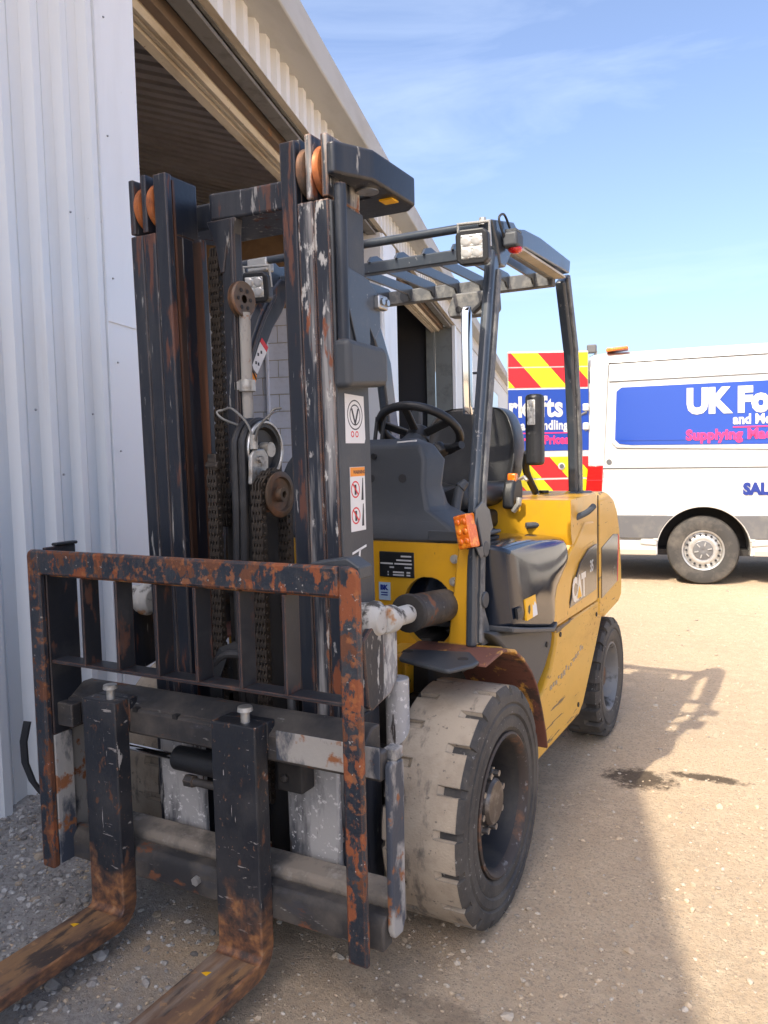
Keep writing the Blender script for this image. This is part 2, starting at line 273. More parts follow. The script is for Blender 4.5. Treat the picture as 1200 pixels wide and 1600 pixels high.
    def out(s, name, m, parent=None, bevel=0.0, seg=2, smooth=35, label=None):
        me = s.mesh(name, smooth)
        for q in (m if isinstance(m, (list, tuple)) else [m]): me.materials.append(M[q] if isinstance(q, str) else q)
        o = bpy.data.objects.new(name, me); C.objects.link(o); o.parent = parent
        if bevel:
            md = o.modifiers.new('bevel', 'BEVEL'); md.width = bevel; md.segments = seg; md.limit_method = 'ANGLE'; md.angle_limit = rad(38); md.harden_normals = False
            wn_ = o.modifiers.new('weighted', 'WEIGHTED_NORMAL'); wn_.keep_sharp = True
        if label: o['label'] = label
        return o
def copy_part(o, loc, parent, rot=None, scale=None):
    c = o.copy(); C.objects.link(c); c.parent = parent; c.location = loc
    if rot: c.rotation_euler = rot
    if scale: c.scale = scale
    return c
def thing(name, label, cat, loc=(0, 0, 0), rz=0, group=None):
    o = bpy.data.objects.new(name, None); C.objects.link(o); o.location = loc; o.rotation_euler = (0, 0, rz)
    o['label'] = label; o['category'] = cat
    if group: o['group'] = group
    return o
def tag(o, label, cat, group=None):
    o['label'] = label; o['category'] = cat
    if group: o['group'] = group
    return o
def cut(o, cutter):          # boolean difference, applied
    me = cutter.mesh('cutter', 0); t = bpy.data.objects.new('cutter', me); C.objects.link(t); t.matrix_world = o.matrix_world if o.parent is None else o.parent.matrix_basis @ o.matrix_basis
    md = o.modifiers.new('cut', 'BOOLEAN'); md.object = t; md.operation = 'DIFFERENCE'; md.solver = 'EXACT'
    bv = [q for q in o.modifiers if q.type == 'BEVEL']
    for q in bv: q.show_viewport = False
    bpy.context.view_layer.update()
    dg = bpy.context.evaluated_depsgraph_get(); nm = bpy.data.meshes.new_from_object(o.evaluated_get(dg))
    o.modifiers.remove(md); nm.name = o.data.name; o.data = nm
    for q in bv: q.show_viewport = True
    for p in nm.polygons: p.use_smooth = True
    nm.set_sharp_from_angle(angle=rad(35))
    bpy.data.objects.remove(t)
def text(name, s, size, m, parent, mw_, bold=0.0, depth=0.0008, sx=1.0, spacing=1.0):
    cu = bpy.data.curves.new(name, 'FONT'); cu.body = s; cu.size = size; cu.extrude = depth; cu.offset = bold; cu.space_character = spacing; cu.resolution_u = 3
    t = bpy.data.objects.new('tmp', cu); C.objects.link(t); bpy.context.view_layer.update()
    me = bpy.data.meshes.new_from_object(t.evaluated_get(bpy.context.evaluated_depsgraph_get()))
    bpy.data.objects.remove(t); me.name = name
    me.materials.clear(); me.materials.append(M[m])
    me.transform(mw_ @ Matrix.Diagonal((sx, 1, 1, 1)))
    o = bpy.data.objects.new(name, me); C.objects.link(o); o.parent = parent
    return o
def frame(o, x, y):    # matrix taking local xy text plane to given axes
    x = Vector(x).normalized(); y = Vector(y).normalized(); z = x.cross(y)
    return Matrix(((x.x, y.x, z.x, o[0]), (x.y, y.y, z.y, o[1]), (x.z, y.z, z.z, o[2]), (0, 0, 0, 1)))

# ------------------------------------------------------------------ ground
W0 = Vector((-1.317, -.263, 0)); WD = Vector((-.287, .958, 0)).normalized(); WN = Vector((WD.y, -WD.x, 0))
def wall_so(x, y):
    p = Vector((x, y, 0)) - W0; return p.dot(WD), p.dot(WN)
def ground_z(x, y):
    d = math.hypot(x - .6, y)
    k = max(0.0, 1 - d / 14)
    z = k * (0.014 * mnoise.noise((x * 1.3, y * 1.3, 2)) + 0.007 * mnoise.noise((x * 5, y * 5, 7)) + 0.004 * mnoise.noise((x * 17, y * 17, 1)))
    s_, o_ = wall_so(x, y)
    if s_ < 1.3 and o_ < .6:
        e = min(1, max(0, (1.3 - s_) / .4)) * max(0, 1 - max(o_, 0) / .45)
        z += e * (.05 + .05 * mnoise.noise((x * 4, y * 4, 5)))
    for (cx, cy, rr) in ((.52, 0, .5), (-.52, 0, .5), (.48, 1.72, .4), (-.48, 1.72, .4)):
        q = math.hypot(x - cx, y - cy)
        if q < rr: z *= max(0.0, (q / rr)) ** 2
    for ox in (2.0, 3.4):
        q = abs(x - ox - .12 * math.sin(y * .35) - .10 * (y - 2)); z -= k * .016 * math.exp(-(q / .14) ** 2); z += k * .008 * math.exp(-((q - .26) / .12) ** 2)
    return z - .004
def axis_coords(c, fine, half, far):
    out = [c]; st = fine; p = c
    while p < c + far:
        if p > c + half: st *= 1.28
        p += st; out.append(p)
    p = c; st = fine; lo = []
    while p > c - far:
        if p < c - half: st *= 1.28
        p -= st; lo.append(p)
    return lo[::-1] + out
gx = axis_coords(.3, .035, 2.2, 900); gy = axis_coords(.8, .035, 3.2, 900)
gv = [(x, y, ground_z(x, y)) for y in gy for x in gx]; nx = len(gx)
gf = [(j * nx + i, j * nx + i + 1, (j + 1) * nx + i + 1, (j + 1) * nx + i) for j in range(len(gy) - 1) for i in range(nx - 1)]
gm = bpy.data.meshes.new('ground'); gm.from_pydata(gv, [], gf)
for p in gm.polygons: p.use_smooth = True
def ground_mat():
    m = bpy.data.materials.new('dirt_yard'); m.use_nodes = True
    N, L = m.node_tree.nodes, m.node_tree.links; b = N['Principled BSDF']; b.inputs['Roughness'].default_value = .95; b.inputs['Specular IOR Level'].default_value = .2
    t = N.new('ShaderNodeTexCoord')
    def noise(sc, det=8, ro=.6, off=0, vec=None):
        n = N.new('ShaderNodeTexNoise'); n.inputs['Scale'].default_value = sc; n.inputs['Detail'].default_value = det; n.inputs['Roughness'].default_value = ro
        mp_ = N.new('ShaderNodeMapping'); mp_.inputs['Location'].default_value = (off, off * 2, 0); L.new(t.outputs['Object'], mp_.inputs['Vector']); L.new(mp_.outputs['Vector'], n.inputs['Vector']); return n.outputs['Fac']
    def rng(v, lo, hi, a=0.0, z=1.0):
        q = N.new('ShaderNodeMapRange'); q.inputs['From Min'].default_value = lo; q.inputs['From Max'].default_value = hi; q.inputs['To Min'].default_value = a; q.inputs['To Max'].default_value = z; L.new(v, q.inputs['Value']); return q.outputs['Result']
    def mixc(fac, a, c):
        q = N.new('ShaderNodeMix'); q.data_type = 'RGBA'; L.new(fac, q.inputs['Factor'])
        if isinstance(a, tuple): q.inputs['A'].default_value = (*a, 1)
        else: L.new(a, q.inputs['A'])
        if isinstance(c, tuple): q.inputs['B'].default_value = (*c, 1)
        else: L.new(c, q.inputs['B'])
        return q.outputs['Result']
    def math_(op, a, c=None):
        q = N.new('ShaderNodeMath'); q.operation = op
        if isinstance(a, (int, float)): q.inputs[0].default_value = a
        else: L.new(a, q.inputs[0])
        if c is not None:
            if isinstance(c, (int, float)): q.inputs[1].default_value = c
            else: L.new(c, q.inputs[1])
        return q.outputs[0]
    col = mixc(rng(noise(1.1), .35, .65), (.60, .455, .305), (.52, .395, .268))
    col = mixc(rng(noise(14, 8, .7, 3), .45, .62), col, (.62, .485, .335))
    col = mixc(rng(noise(70, 6, .7, 5), .50, .62), col, (.43, .335, .24))
    # small stones bedded in the dirt
    for sc, th, cc, seed in ((55, .30, (.52, .415, .29), 0), (95, .28, (.36, .285, .20), 4)):
        v = N.new('ShaderNodeTexVoronoi'); v.inputs['Scale'].default_value = sc; v.feature = 'F1'
        L.new(t.outputs['Object'], v.inputs['Vector'])
        sel = math_('GREATER_THAN', v.outputs['Color'], .60)
        sp = N.new('ShaderNodeSeparateColor'); L.new(v.outputs['Color'], sp.inputs[0])
        sel = math_('GREATER_THAN', sp.outputs[0], .62)
        msk = math_('MULTIPLY', rng(v.outputs['Distance'], th, th - .06), sel)
        col = mixc(msk, col, cc)
    # grey crushed stone along the foot of the wall
    sx = N.new('ShaderNodeSeparateXYZ'); L.new(t.outputs['Object'], sx.inputs[0])
    off_ = math_('ADD', math_('MULTIPLY', math_('SUBTRACT', sx.outputs['X'], W0.x), WN.x), math_('MULTIPLY', math_('SUBTRACT', sx.outputs['Y'], W0.y), WN.y))
    gm_ = rng(math_('ADD', off_, rng(noise(2.2, 6, .6, 9), .3, .7, -.55, .55)), 1.35, .75)
    grey = mixc(rng(noise(45, 6, .7, 2), .40, .62), (.32, .295, .265), (.46, .43, .39))
    col = mixc(gm_, col, grey)
    # oil stains
    for cx, cy, rx, ry in ((.80, 1.26, .17, .12), (1.06, 1.38, .17, .045), (.62, -.45, .25, .06)):
        dx = math_('DIVIDE', math_('SUBTRACT', sx.outputs['X'], cx), rx); dy = math_('DIVIDE', math_('SUBTRACT', sx.outputs['Y'], cy), ry)
        d2 = math_('ADD', math_('MULTIPLY', dx, dx), math_('MULTIPLY', dy, dy))
        st = rng(math_('ADD', d2, rng(noise(26, 6, .7, cx), .3, .7, -.6, .6)), 1.0, .35, 0, .82 if cy > 0 else .3)
        col = mixc(st, col, (.035, .026, .02))
    L.new(col, b.inputs['Base Color'])
    bp = N.new('ShaderNodeBump'); bp.inputs['Strength'].default_value = .9; bp.inputs['Distance'].default_value = .012
    L.new(math_('ADD', noise(60, 8, .75, 1), math_('MULTIPLY', noise(180, 4, .7, 6), .5)), bp.inputs['Height']); L.new(bp.outputs['Normal'], b.inputs['Normal'])
    return m
gm.materials.append(ground_mat())
ground = bpy.data.objects.new('ground', gm); C.objects.link(ground); ground['kind'] = 'structure'

# loose stones on the yard: one mass nobody could count
STONE_COLS = [(.54, .42, .29), (.47, .365, .25), (.40, .32, .23), (.34, .285, .22), (.48, .41, .32), (.55, .48, .39)]
GREY_COLS = [(.34, .315, .285), (.26, .24, .215), (.42, .395, .36), (.19, .175, .16), (.48, .455, .42), (.38, .31, .23)]
def stone_mats(cols, nm): return [mat('%s_%d' % (nm, i), c, .9, bump=.3, bscale=150) for i, c in enumerate(cols)]
ICO = bmesh.new(); bmesh.ops.create_icosphere(ICO, subdivisions=1, radius=1)
IV = [v.co.copy() for v in ICO.verts]; IF = [[v.index for v in fc.verts] for fc in ICO.faces]; ICO.free()
def stones(name, pts, mats_, label):
    V = []; Fc = []; mi = []
    for (x, y, z, s_) in pts:
        k = len(V); rz = random.random() * 6.3; ca, sa = math.cos(rz), math.sin(rz); ax, ay, az = s_ * random.uniform(.7, 1.3), s_ * random.uniform(.6, 1.1), s_ * random.uniform(.4, .75)
        for v in IV:
            j = random.uniform(.72, 1.15); a, b_ = v.x * ax * j, v.y * ay * j
            V.append((x + a * ca - b_ * sa, y + a * sa + b_ * ca, z + v.z * az * j + az * .25))
        q = int(random.random() ** 1.3 * len(mats_))
        for fc in IF: Fc.append([k + i for i in fc]); mi.append(q)
    me = bpy.data.meshes.new(name); me.from_pydata(V, [], Fc); me.polygons.foreach_set('material_index', mi)
    for q in mats_: me.materials.append(q)
    o = bpy.data.objects.new(name, me); C.objects.link(o); o['kind'] = 'stuff'; o['label'] = label; o['category'] = 'stones'
    return o
pts = []
for i in range(30000):
    d = 0.7 + 11 * random.random() ** 2.0; a = yaw + random.uniform(-.62, .62)
    x = 1.4575 - math.sin(a) * d; y = -2.2024 + math.cos(a) * d
    s_, o_ = wall_so(x, y)
    if o_ < .1: continue
    if mnoise.noise((x * 1.2, y * 1.2, 3)) < random.uniform(-.9, .25): continue
    pts.append((x, y, ground_z(x, y), min(.024, random.lognormvariate(-5.6, .55))))
stones('loose_stones', pts, stone_mats(STONE_COLS, 'stone'), 'small tan pebbles scattered over the dirt yard')
pts = []
for i in range(16000):
    s_ = random.uniform(-1.9, 1.9); o_ = random.random() ** 1.25 * 1.25 + .02
    if random.random() < (o_ - .55) * 1.2: continue
    p = W0 + WD * s_ + WN * o_
    if abs(p.x) < .66 and -.35 < p.y < .4: continue
    pts.append((p.x, p.y, ground_z(p.x, p.y), min(.034, random.lognormvariate(-5.25, .55))))
stones('gravel', pts, stone_mats(GREY_COLS, 'gravel'), 'grey crushed gravel between the cladding and the forks')

# ------------------------------------------------------------------ warehouse (local x along the wall, y inwards, z up)
wh = thing('warehouse', 'long pale metal-clad warehouse with open roller doorways beside the forklift', 'warehouse', W0, math.atan2(WD.y, WD.x))
def ribbed(s0, s1, z0, z1, per, depth, y=0.0, flat=.5):
    b = B(); n = round((s1 - s0) / per); row0, row1 = [], []
    rows = []
    for k in range(n):
        a = s0 + k * per; sl = per * .10; w = per * flat; q = (per - w - 2 * sl)
        rows += [(a, y), (a + w * .33, y), (a + w * .34, y - .004), (a + w * .40, y - .004), (a + w * .41, y), (a + w, y), (a + w + sl, y - depth), (a + w + sl + q, y - depth)]
    rows.append((s0 + n * per, y))
    A = b.verts([(p[0], p[1], z0) for p in rows]); Z = b.verts([(p[0], p[1], z1) for p in rows])
    A2 = b.verts([(p[0], p[1] + .002, z0) for p in rows]); Z2 = b.verts([(p[0], p[1] + .002, z1) for p in rows])
    for i in range(len(rows) - 1):
        b.face([A[i], A[i + 1], Z[i + 1], Z[i]]); b.face([A2[i + 1], A2[i], Z2[i], Z2[i + 1]]); b.face([A[i + 1], A[i], A2[i], A2[i + 1]])
    return b
sheet = ribbed(0, .84, -.1, 4.6, .21, .040, flat=.58).out('cladding_sheet', 'clad', wh, smooth=0)
sheet.location = (.05, 0, 0); k = .05 - .84
while k > -10: copy_part(sheet, (k, .0015 * (round(k * 9) % 2), 0), wh); k -= .84
# jamb flashing in two lengths, upper lapped over lower
B().prism([(.895, -.036), (1.258, -.036), (1.258, .25), (1.23, .25), (1.23, -.030), (.895, -.030)], 2, -.1, 2.10).out('jamb_flashing', 'flash', wh, smooth=0)
B().prism([(.890, -.042), (1.264, -.042), (1.264, .25), (1.254, .25), (1.254, -.037), (.890, -.037)], 2, 2.07, 4.5).out('jamb_flashing', 'flash', wh, smooth=0)
B().box(-10.5, 1.22, .004, .05, -.1, 4.6).out('wall_liner', 'clad', wh)
B().box(.8875, .8945, -.042, .003, -.1, 4.5).out('flashing_return', 'flash', wh)
sc = B().cyl((0, 0, 0), (0, -.007, 0), .0055, .004, 8).out('screw', 'screwhead', wh); sc.location = (.96, -.042, 2.95)
for s_, z_ in ((.97, 3.5), (.95, 2.28), (.96, 1.88), (.95, 1.45), (.47, 1.35), (.30, 1.62), (.72, 1.62), (.62, 2.5), (.28, .8), (.12, .35)): copy_part(sc, (s_, -.042 if s_ > .9 else -.040, z_), wh)
# upper cladding over the doorways
up = ribbed(0, 1.15, 4.24, 4.66, .23, .045, flat=.42).out('cladding_sheet', 'clad_old', wh, smooth=0); up.location = (1.34, 0, 0)
for k in range(1, 36): copy_part(up, (1.34 + 1.15 * k, .0015 * (k % 2), 0), wh)
# drip angle behind the cut sheet ends
B().box(1.34, 42.5, .004, .03, 4.215, 4.30).out('drip_angle', 'soffit', wh)
B().box(1.34, 42.5, -.052, .004, 4.225, 4.232).out('drip_flashing', 'cream', wh)
# wall below: pier between doorways and the long wall beyond
low = ribbed(0, 1.15, -.1, 4.22, .23, .035, flat=.5).out('cladding_sheet', 'clad', wh, smooth=0); low.location = (15.62, 0, 0)
for k in range(1, 9): copy_part(low, (15.62 + 1.15 * k, .0015 * (k % 2), 0), wh)
for k in range(0, 10): copy_part(low, (31.2 + 1.15 * k, .0015 * (k % 2), 0), wh)
low2 = ribbed(0, 1.15, 3.7, 4.22, .23, .035, flat=.5).out('cladding_sheet', 'clad', wh, smooth=0); low2.location = (25.97, 0, 0)
for k in range(1, 5): copy_part(low2, (25.97 + 1.15 * k - .1 * (k == 4), .002, 0), wh)
B().box(25.9, 31.3, .35, .4, 0, 4).out('doorway_shade_panel', 'inner', wh)  # near-black panel; the shade inside the opening is put into its colour
B().box(15.40, 15.66, -.05, .02, -.1, 4.22).out('corner_flashing', 'flash', wh, .004)
B().box(7.55, 8.42, -.045, .30, -.1, 4.20).out('door_pier', 'flash', wh, .006)
B().box(7.50, 7.56, -.02, .20, -.1, 4.20).out('door_guide', 'clad_old', wh, .004)
# gutter and fascia
B().prism([(.10, 4.56), (-.29, 4.55), (-.30, 4.80), (-.27, 4.82), (.10, 4.84)], 0, -10.5, 43).out('gutter', 'fascia', wh, .012)
for s_ in range(0, 7):
    B().box(s_ * 6.2 + .8, s_ * 6.2 + .84, -.304, -.285, 4.55, 4.80).out('gutter_joint', 'fascia', wh)
# roof
B().prism([(-.15, 4.66), (10.0, 7.70), (10.0, 7.80), (-.15, 4.84)], 0, -10.5, 43).out('roof', 'fascia', wh)
def roof_rib(s0, n, per):
    b = B(); rows = []
    for k in range(n):
        a = s0 + k * per; rows += [(a, 0), (a + per * .55, 0), (a + per * .65, .05), (a + per * .9, .05)]
    rows.append((s0 + n * per, 0))
    A = b.verts([(s, .02, 4.47 + d) for s, d in rows]); Z = b.verts([(s, 9.5, 4.47 + 9.48 * .30 + d) for s, d in rows])
    for i in range(len(rows) - 1): b.face([A[i], A[i + 1], Z[i + 1], Z[i]])
    return b
rs = roof_rib(0, 5, .23).out('roof_sheet', 'roofsheet', wh, smooth=0)
for k in range(1, 15): copy_part(rs, (1.15 * k, 0, .002 * (k % 2)), wh)
# doorway heads
for s0, s1 in ((1.34, 7.5), (8.42, 15.42)):
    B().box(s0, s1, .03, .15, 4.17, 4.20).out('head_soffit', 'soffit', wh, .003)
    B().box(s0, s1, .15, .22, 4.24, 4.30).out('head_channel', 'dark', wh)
    B().prism([(.215, 4.14), (.285, 4.14), (.285, 4.16), (.235, 4.16), (.235, 4.30), (.215, 4.30)], 0, s0, s1).out('head_beam', 'brownbeam', wh, .002)
    pr = [(.29, 4.30), (.29, 4.13), (.315, 4.10), (.34, 4.10), (.345, 4.115), (.355, 4.115), (.36, 4.10), (.385, 4.10), (.39, 4.115), (.40, 4.115), (.405, 4.09), (.47, 4.08), (.48, 4.10), (.48, 4.34)]
    B().prism(pr, 0, s0, s1).out('roller_door', 'cream', wh)
# partition of painted blocks behind the first doorway
bw = B().box(7.62, 7.74, .22, 4.5, -.1, 3.34).out('block_wall', 'mortar', wh)
blk = B().box(-.012, .0, 0, .44, 0, .215).out('block', 'block', bw, .004); first = True
for rw in range(15):
    for cl in range(-1, 7):
        y0 = .30 + cl * .45 + (.225 if rw % 2 else 0)
        if y0 < .24 or y0 > 3.4: continue
        loc = (7.62 + random.uniform(-.002, .002), y0, -.02 + rw * .225)
        if first: blk.location = loc; first = False
        else: copy_part(blk, loc, bw)
B().box(7.56, 7.60, 1.54, 1.585, 0, 3.33).out('conduit', 'block', wh, .01)
B().box(7.60, 7.70, .22, 4.6, 3.345, 4.62).out('partition_board', 'brown', wh)
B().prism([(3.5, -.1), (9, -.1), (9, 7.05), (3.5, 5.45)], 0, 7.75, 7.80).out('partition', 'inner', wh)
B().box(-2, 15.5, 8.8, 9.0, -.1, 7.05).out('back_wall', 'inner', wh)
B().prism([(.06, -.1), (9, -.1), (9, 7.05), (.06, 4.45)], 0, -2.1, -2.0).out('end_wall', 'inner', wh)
B().box(-2, 15.5, .0, 9, -.05, .012).out('floor_slab', 'concrete', wh)
B().box(15.42, 15.60, .02, .40, -.1, 4.2).out('door_reveal', 'post', wh, .004)
B().box(15.36, 15.50, .42, .60, -.1, 4.5).out('steel_column', 'post', wh, .006)
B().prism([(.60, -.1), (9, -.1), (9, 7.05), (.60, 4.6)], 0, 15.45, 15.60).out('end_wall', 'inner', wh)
# wall bracket and small fixings near the second doorway
q = B().box(17.0, 17.02, -.5, -.04, 3.3, 3.33).box(17.3, 17.32, -.5, -.04, 3.3, 3.33).box(17.0, 17.32, -.5, -.48, 3.3, 3.33).out('wall_bracket', 'black', wh)
B().box(17.1, 17.3, -.09, -.04, 2.3, 2.36).out('wall_fitting', 'black', wh)
B().prism([(-10.5, 4.4), (-10.5, 0), (-10.4, 0), (-10.4, 4.4)], 1, 0, 9).out('end_wall', 'clad', wh)

# bent rubber strip by the wall and lumps of rock at its foot
tag(B().strip([(-1.16, -.235, .43), (-1.155, -.26, .36), (-1.15, -.262, .28), (-1.15, -.235, .20), (-1.155, -.19, .13), (-1.16, -.14, .09)], .035, .008).out('rubber_strip', 'hose'), 'curved black rubber strip leaning against the cladding behind the backrest', 'strip')
def rock(loc, s_, sc, m, label, seed, group=None):
    b = B(); b.sphere((0, 0, 0), 1, U, 2); rnd = random.Random(seed)
    for v in b.bm.verts:
        k = .78 + .45 * mnoise.noise(v.co * 1.1 + Vector((seed, 0, 0))) + .12 * mnoise.noise(v.co * 3 + Vector((seed, 3, 0)))
        v.co = Vector((v.co.x * sc[0], v.co.y * sc[1], max(v.co.z, -.5) * sc[2])) * k * s_
    o = b.out('rock', m, None, smooth=22); o.location = loc; o.rotation_euler = (0, 0, rnd.random() * 6)
    return tag(o, label, 'rock', group)
def wp(s_, o_): p = W0 + WD * s_ + WN * o_; return (p.x, p.y, ground_z(p.x, p.y) + .012)
rock(wp(.10, .20), .075, (1.3, .8, .55), 'rock', 'largest flat grey rock at the foot of the cladding', 3)
rock(wp(.33, .17), .055, (1, .9, .7), 'rock_tan', 'pale tan rock against the foot of the cladding', 5)
rock(wp(.27, .26), .045, (1, .8, .7), 'rock', 'angular dark grey rock beside the backrest foot', 8)
for i, (s_, o_) in enumerate(((.55, .22), (.72, .15), (-.08, .36), (.85, .24), (.48, .34), (1.0, .2))):
    rock(wp(s_, o_), .028 + .006 * (i % 3), (1, .85, .7), 'rock' if i % 2 else 'rock_tan', 'small broken lump of stone along the wall foot', 20 + i, 'small broken lumps along the wall foot')

# ------------------------------------------------------------------ panel van (local x forward, y away from camera, z up; origin under rear wheel)
VA = rad(10); V0 = Vector((.435, 6.52, 0))
van = thing('panel_van', 'white panel van with blue sign-written side and open rear door', 'van', V0, VA)
bpy.context.view_layer.update()
def vsec(x, top, w0=0.0, zb=.30, w=1.96):
    h = top
    L_ = [(w0, zb), (w0 - .012, .85), (w0, 1.2), (w0 + .015, 1.5), (w0 + .045, h - .36), (w0 + .065, h - .17), (w0 + .11, h - .07), (w0 + .20, h - .018), (w0 + .45, h)]
    R_ = [(w - y, z) for y, z in L_[::-1]]
    return [(x, y, z) for y, z in L_ + R_]
body = B().loft([vsec(-1.155, 2.36, .05), vsec(-1.135, 2.41, .015), vsec(-1.09, 2.435), vsec(0, 2.45), vsec(1.8, 2.45), vsec(2.7, 2.42, .01), vsec(3.1, 2.25, .03), vsec(3.75, 1.45, .07), vsec(4.35, 1.12, .12), vsec(4.55, .85, .22)]).out('body', 'van', van, smooth=30)
for wx in (0, 3.35): cut(body, B().cyl((wx, -.2, .35), (wx, .42, .35), .445, n=48))
def arc(cx, cz, r_, a0, a1, n): return [(cx + r_ * math.cos(rad(a0 + (a1 - a0) * i / n)), cz + r_ * math.sin(rad(a0 + (a1 - a0) * i / n))) for i in range(n + 1)]
B().prism(arc(0, .35, .50, 0, 180, 24) + arc(0, .35, .455, 180, 0, 24), 1, .02, .42).out('wheel_well', 'dark', van)
B().box(-.46, .46, .40, .44, .25, .80).out('wheel_well_back', 'dark', van)
for wx in (0, 3.35):   # flared arch
    B().prism(arc(wx, .35, .62, 5, 175, 30) + arc(wx, .35, .45, 175, 5, 30), 1, -.028, .03).out('wheel_arch', 'van', van, .018, 3)
    B().prism(arc(wx, .35, .50, 12, 168, 30) + arc(wx, .35, .446, 168, 12, 30), 1, -.034, .03).out('arch_lip', 'van', van, .006, 2)
a0 = math.degrees(math.asin(.12 / .452)); a1 = math.degrees(math.asin(.36 / .452))
B().prism([(-1.11, .71), (-1.11, .47)] + arc(0, .35, .452, 180 - a0, 180 - a1, 8), 1, -.036, .01).out('side_moulding', 'van_grey', van, .008, 3)
B().prism(arc(0, .35, .452, a1, a0, 8) + [(.60, .47), (.60, .71)], 1, -.036, .01).out('side_moulding', 'van_grey', van, .008, 3)
B().box(.615, 2.78, -.034, .01, .47, .71).out('side_moulding', 'van_grey', van, .008, 3)
B().box(-1.12, -.44, -.012, .1, .29, .46).out('rear_bumper_side', 'van', van, .02, 3)
B().box(.46, 2.9, -.012, .1, .30, .46).out('sill', 'van', van, .015, 3)
B().box(-1.05, 4.2, .15, 1.8, .28, .34).out('underbody', 'dark', van)
# recessed side panel and its graphic
pan = [(-.86, 1.50), (-.82, 1.455), (.575, 1.40), (.575, 2.055), (-.80, 2.035), (-.845, 2.0)]
def yo(z): return max(0.0, (z - 1.37) * .055)
def side_poly(name, m, pts, proud, th=.004, bevel=0.0):
    b = B(); A = b.verts([(x, yo(z) - proud, z) for x, z in pts]); Z = b.verts([(x, yo(z) - proud + th + .012, z) for x, z in pts]); n = len(pts)
    b.face(A); b.face(Z[::-1])
    for i in range(n): b.face([A[i], Z[i], Z[(i + 1) % n], A[(i + 1) % n]])
    return b.out(name, m, van, bevel, smooth=0)
side_poly('panel_frame', 'van', [(-.90, 1.47), (-.85, 1.415), (.60, 1.37), (2.2, 1.37), (2.2, 2.09), (-.83, 2.075), (-.885, 2.03)], .010, bevel=.006)
pan2 = [(-.865, 1.50), (-.82, 1.455), (-.70, 1.44), (2.16, 1.40), (2.16, 2.055), (-.80, 2.04), (-.85, 2.0)]
side_poly('side_graphic', 'van_blue', pan2, .016)
side_poly('graphic_crease', 'van_blue', [(-.82, 1.488), (2.16, 1.452), (2.16, 1.46), (-.82, 1.496)], .021)
def van_text(s, x, z, size, m, bold, sx=1.0, proud=.0215, name='lettering', spacing=1.0):
    sl = Vector((0, .055, 1)) if z > 1.4 else Vector((0, 0, 1))
    return text(name, s, size, m, van, frame((x, yo(z) - proud, z), (1, 0, 0), sl), bold, sx=sx, spacing=spacing)
van_text('UK Forklifts', -.165, 1.755, .335, 'van', .020, .86)
van_text('and Mechanical Handling', .27, 1.628, .135, 'van', .0055, .84, spacing=1.03)
van_text('Supplying Machines', -.170, 1.480, .140, 'van_pink', .0065, .93, spacing=1.07)
side_poly('underline', 'van_pink', [(.27, 1.590), (1.9, 1.590), (1.9, 1.602), (.27, 1.602)], .022)
van_text('SALES', .37, .925, .155, 's_navy', .010, .9, .016)
# seams as fine gaps; shade along creases drawn as thin dark strips
for pts_ in ([(-.985, 1.10), (-.980, 1.10), (-.925, 2.37), (-.930, 2.37)], [(-.925, 2.105), (2.2, 2.13), (2.2, 2.136), (-.925, 2.111)], [(-1.0, 1.195), (2.6, 1.175), (2.6, 1.187), (-1.0, 1.207)], [(-.93, 2.30), (2.4, 2.325), (2.4, 2.330), (-.93, 2.305)]):
    side_poly('seam_crease_line', 'van_dark_line', pts_, .004 if pts_[0][1] < 2.2 else -.012)
side_poly('seam_crease_line', 'van_dark_line', [(.605, .47), (.612, .47), (.612, 1.37), (.605, 1.37)], .036 if 0 else .006)
side_poly('body_crease', 'van', [(-1.08, .765), (-.60, .775), (-.60, .80), (-1.08, .79)], .012, bevel=.004)
side_poly('body_crease', 'van', [(.62, .77), (2.6, .76), (2.6, .785), (.62, .80)], .012, bevel=.004)
B().cyl((-.925, -.006, 1.27), (-.925, .01, 1.27), .027, n=20).out('fuel_cap_lock', 'van_grey', van)
tl = B().prism([(-1.17, .93), (-.995, .93), (-.985, 1.235), (-1.14, 1.235)], 1, -.012, .12).out('tail_light', 'red', van, .01)
B().box(-1.16, -.99, -.016, -.010, 1.075, 1.083).out('lens_rib', 's_red', tl)
# wheel
def van_wheel(wx):
    w = B().lathe([(.03, .20), (-.005, .21), (-.012, .24), (-.016, .30), (-.006, .335), (.02, .35), (.18, .35), (.21, .33), (.22, .22)], (0, 0, 0), 56, ax=1).out('tyre', 'tyre_dust', van)
    w.location = (wx, .02, .348)
    B().lathe([(.03, .0), (.0, .05), (-.002, .085), (.012, .10), (.006, .125), (.012, .15), (.028, .165), (.03, .178), (-.004, .192), (-.008, .205), (.01, .212), (.05, .212)], (0, 0, 0), 56, ax=1).out('rim', 'alloy', w)
    for k in range(18):
        t = 2 * math.pi * k / 18; B().cyl((.160 * math.cos(t), .006, .160 * math.sin(t)), (.160 * math.cos(t), .04, .160 * math.sin(t)), .012, n=8).out('vent_hole', 'inner', w)
    B().lathe([(-.004, .0), (-.014, .03), (-.010, .05), (-.002, .095), (.02, .10)], (0, 0, 0), 32, ax=1).out('hub_cap', 'van_grey', w)
    for k in range(6):
        t = 2 * math.pi * k / 6 + .3; B().box(-.006, .006, -.016, -.004, .045, .085).out('cap_rib', 'alloy', w).rotation_euler = (0, t, 0)
van_wheel(0); van_wheel(3.35)
for z0, z1, x0, x1 in ((.30, .46, -1.10, -.46), (.30, .46, .48, 2.8)):
    B().box(x0, x1, -.0145, -.0115, z0, z0 + .05).out('sill_dirt', 'van_grime', van)
B().box(.70, .86, -.030, .0, 1.02, 1.06).out('door_handle', 'van_grey', van, .01, 3)
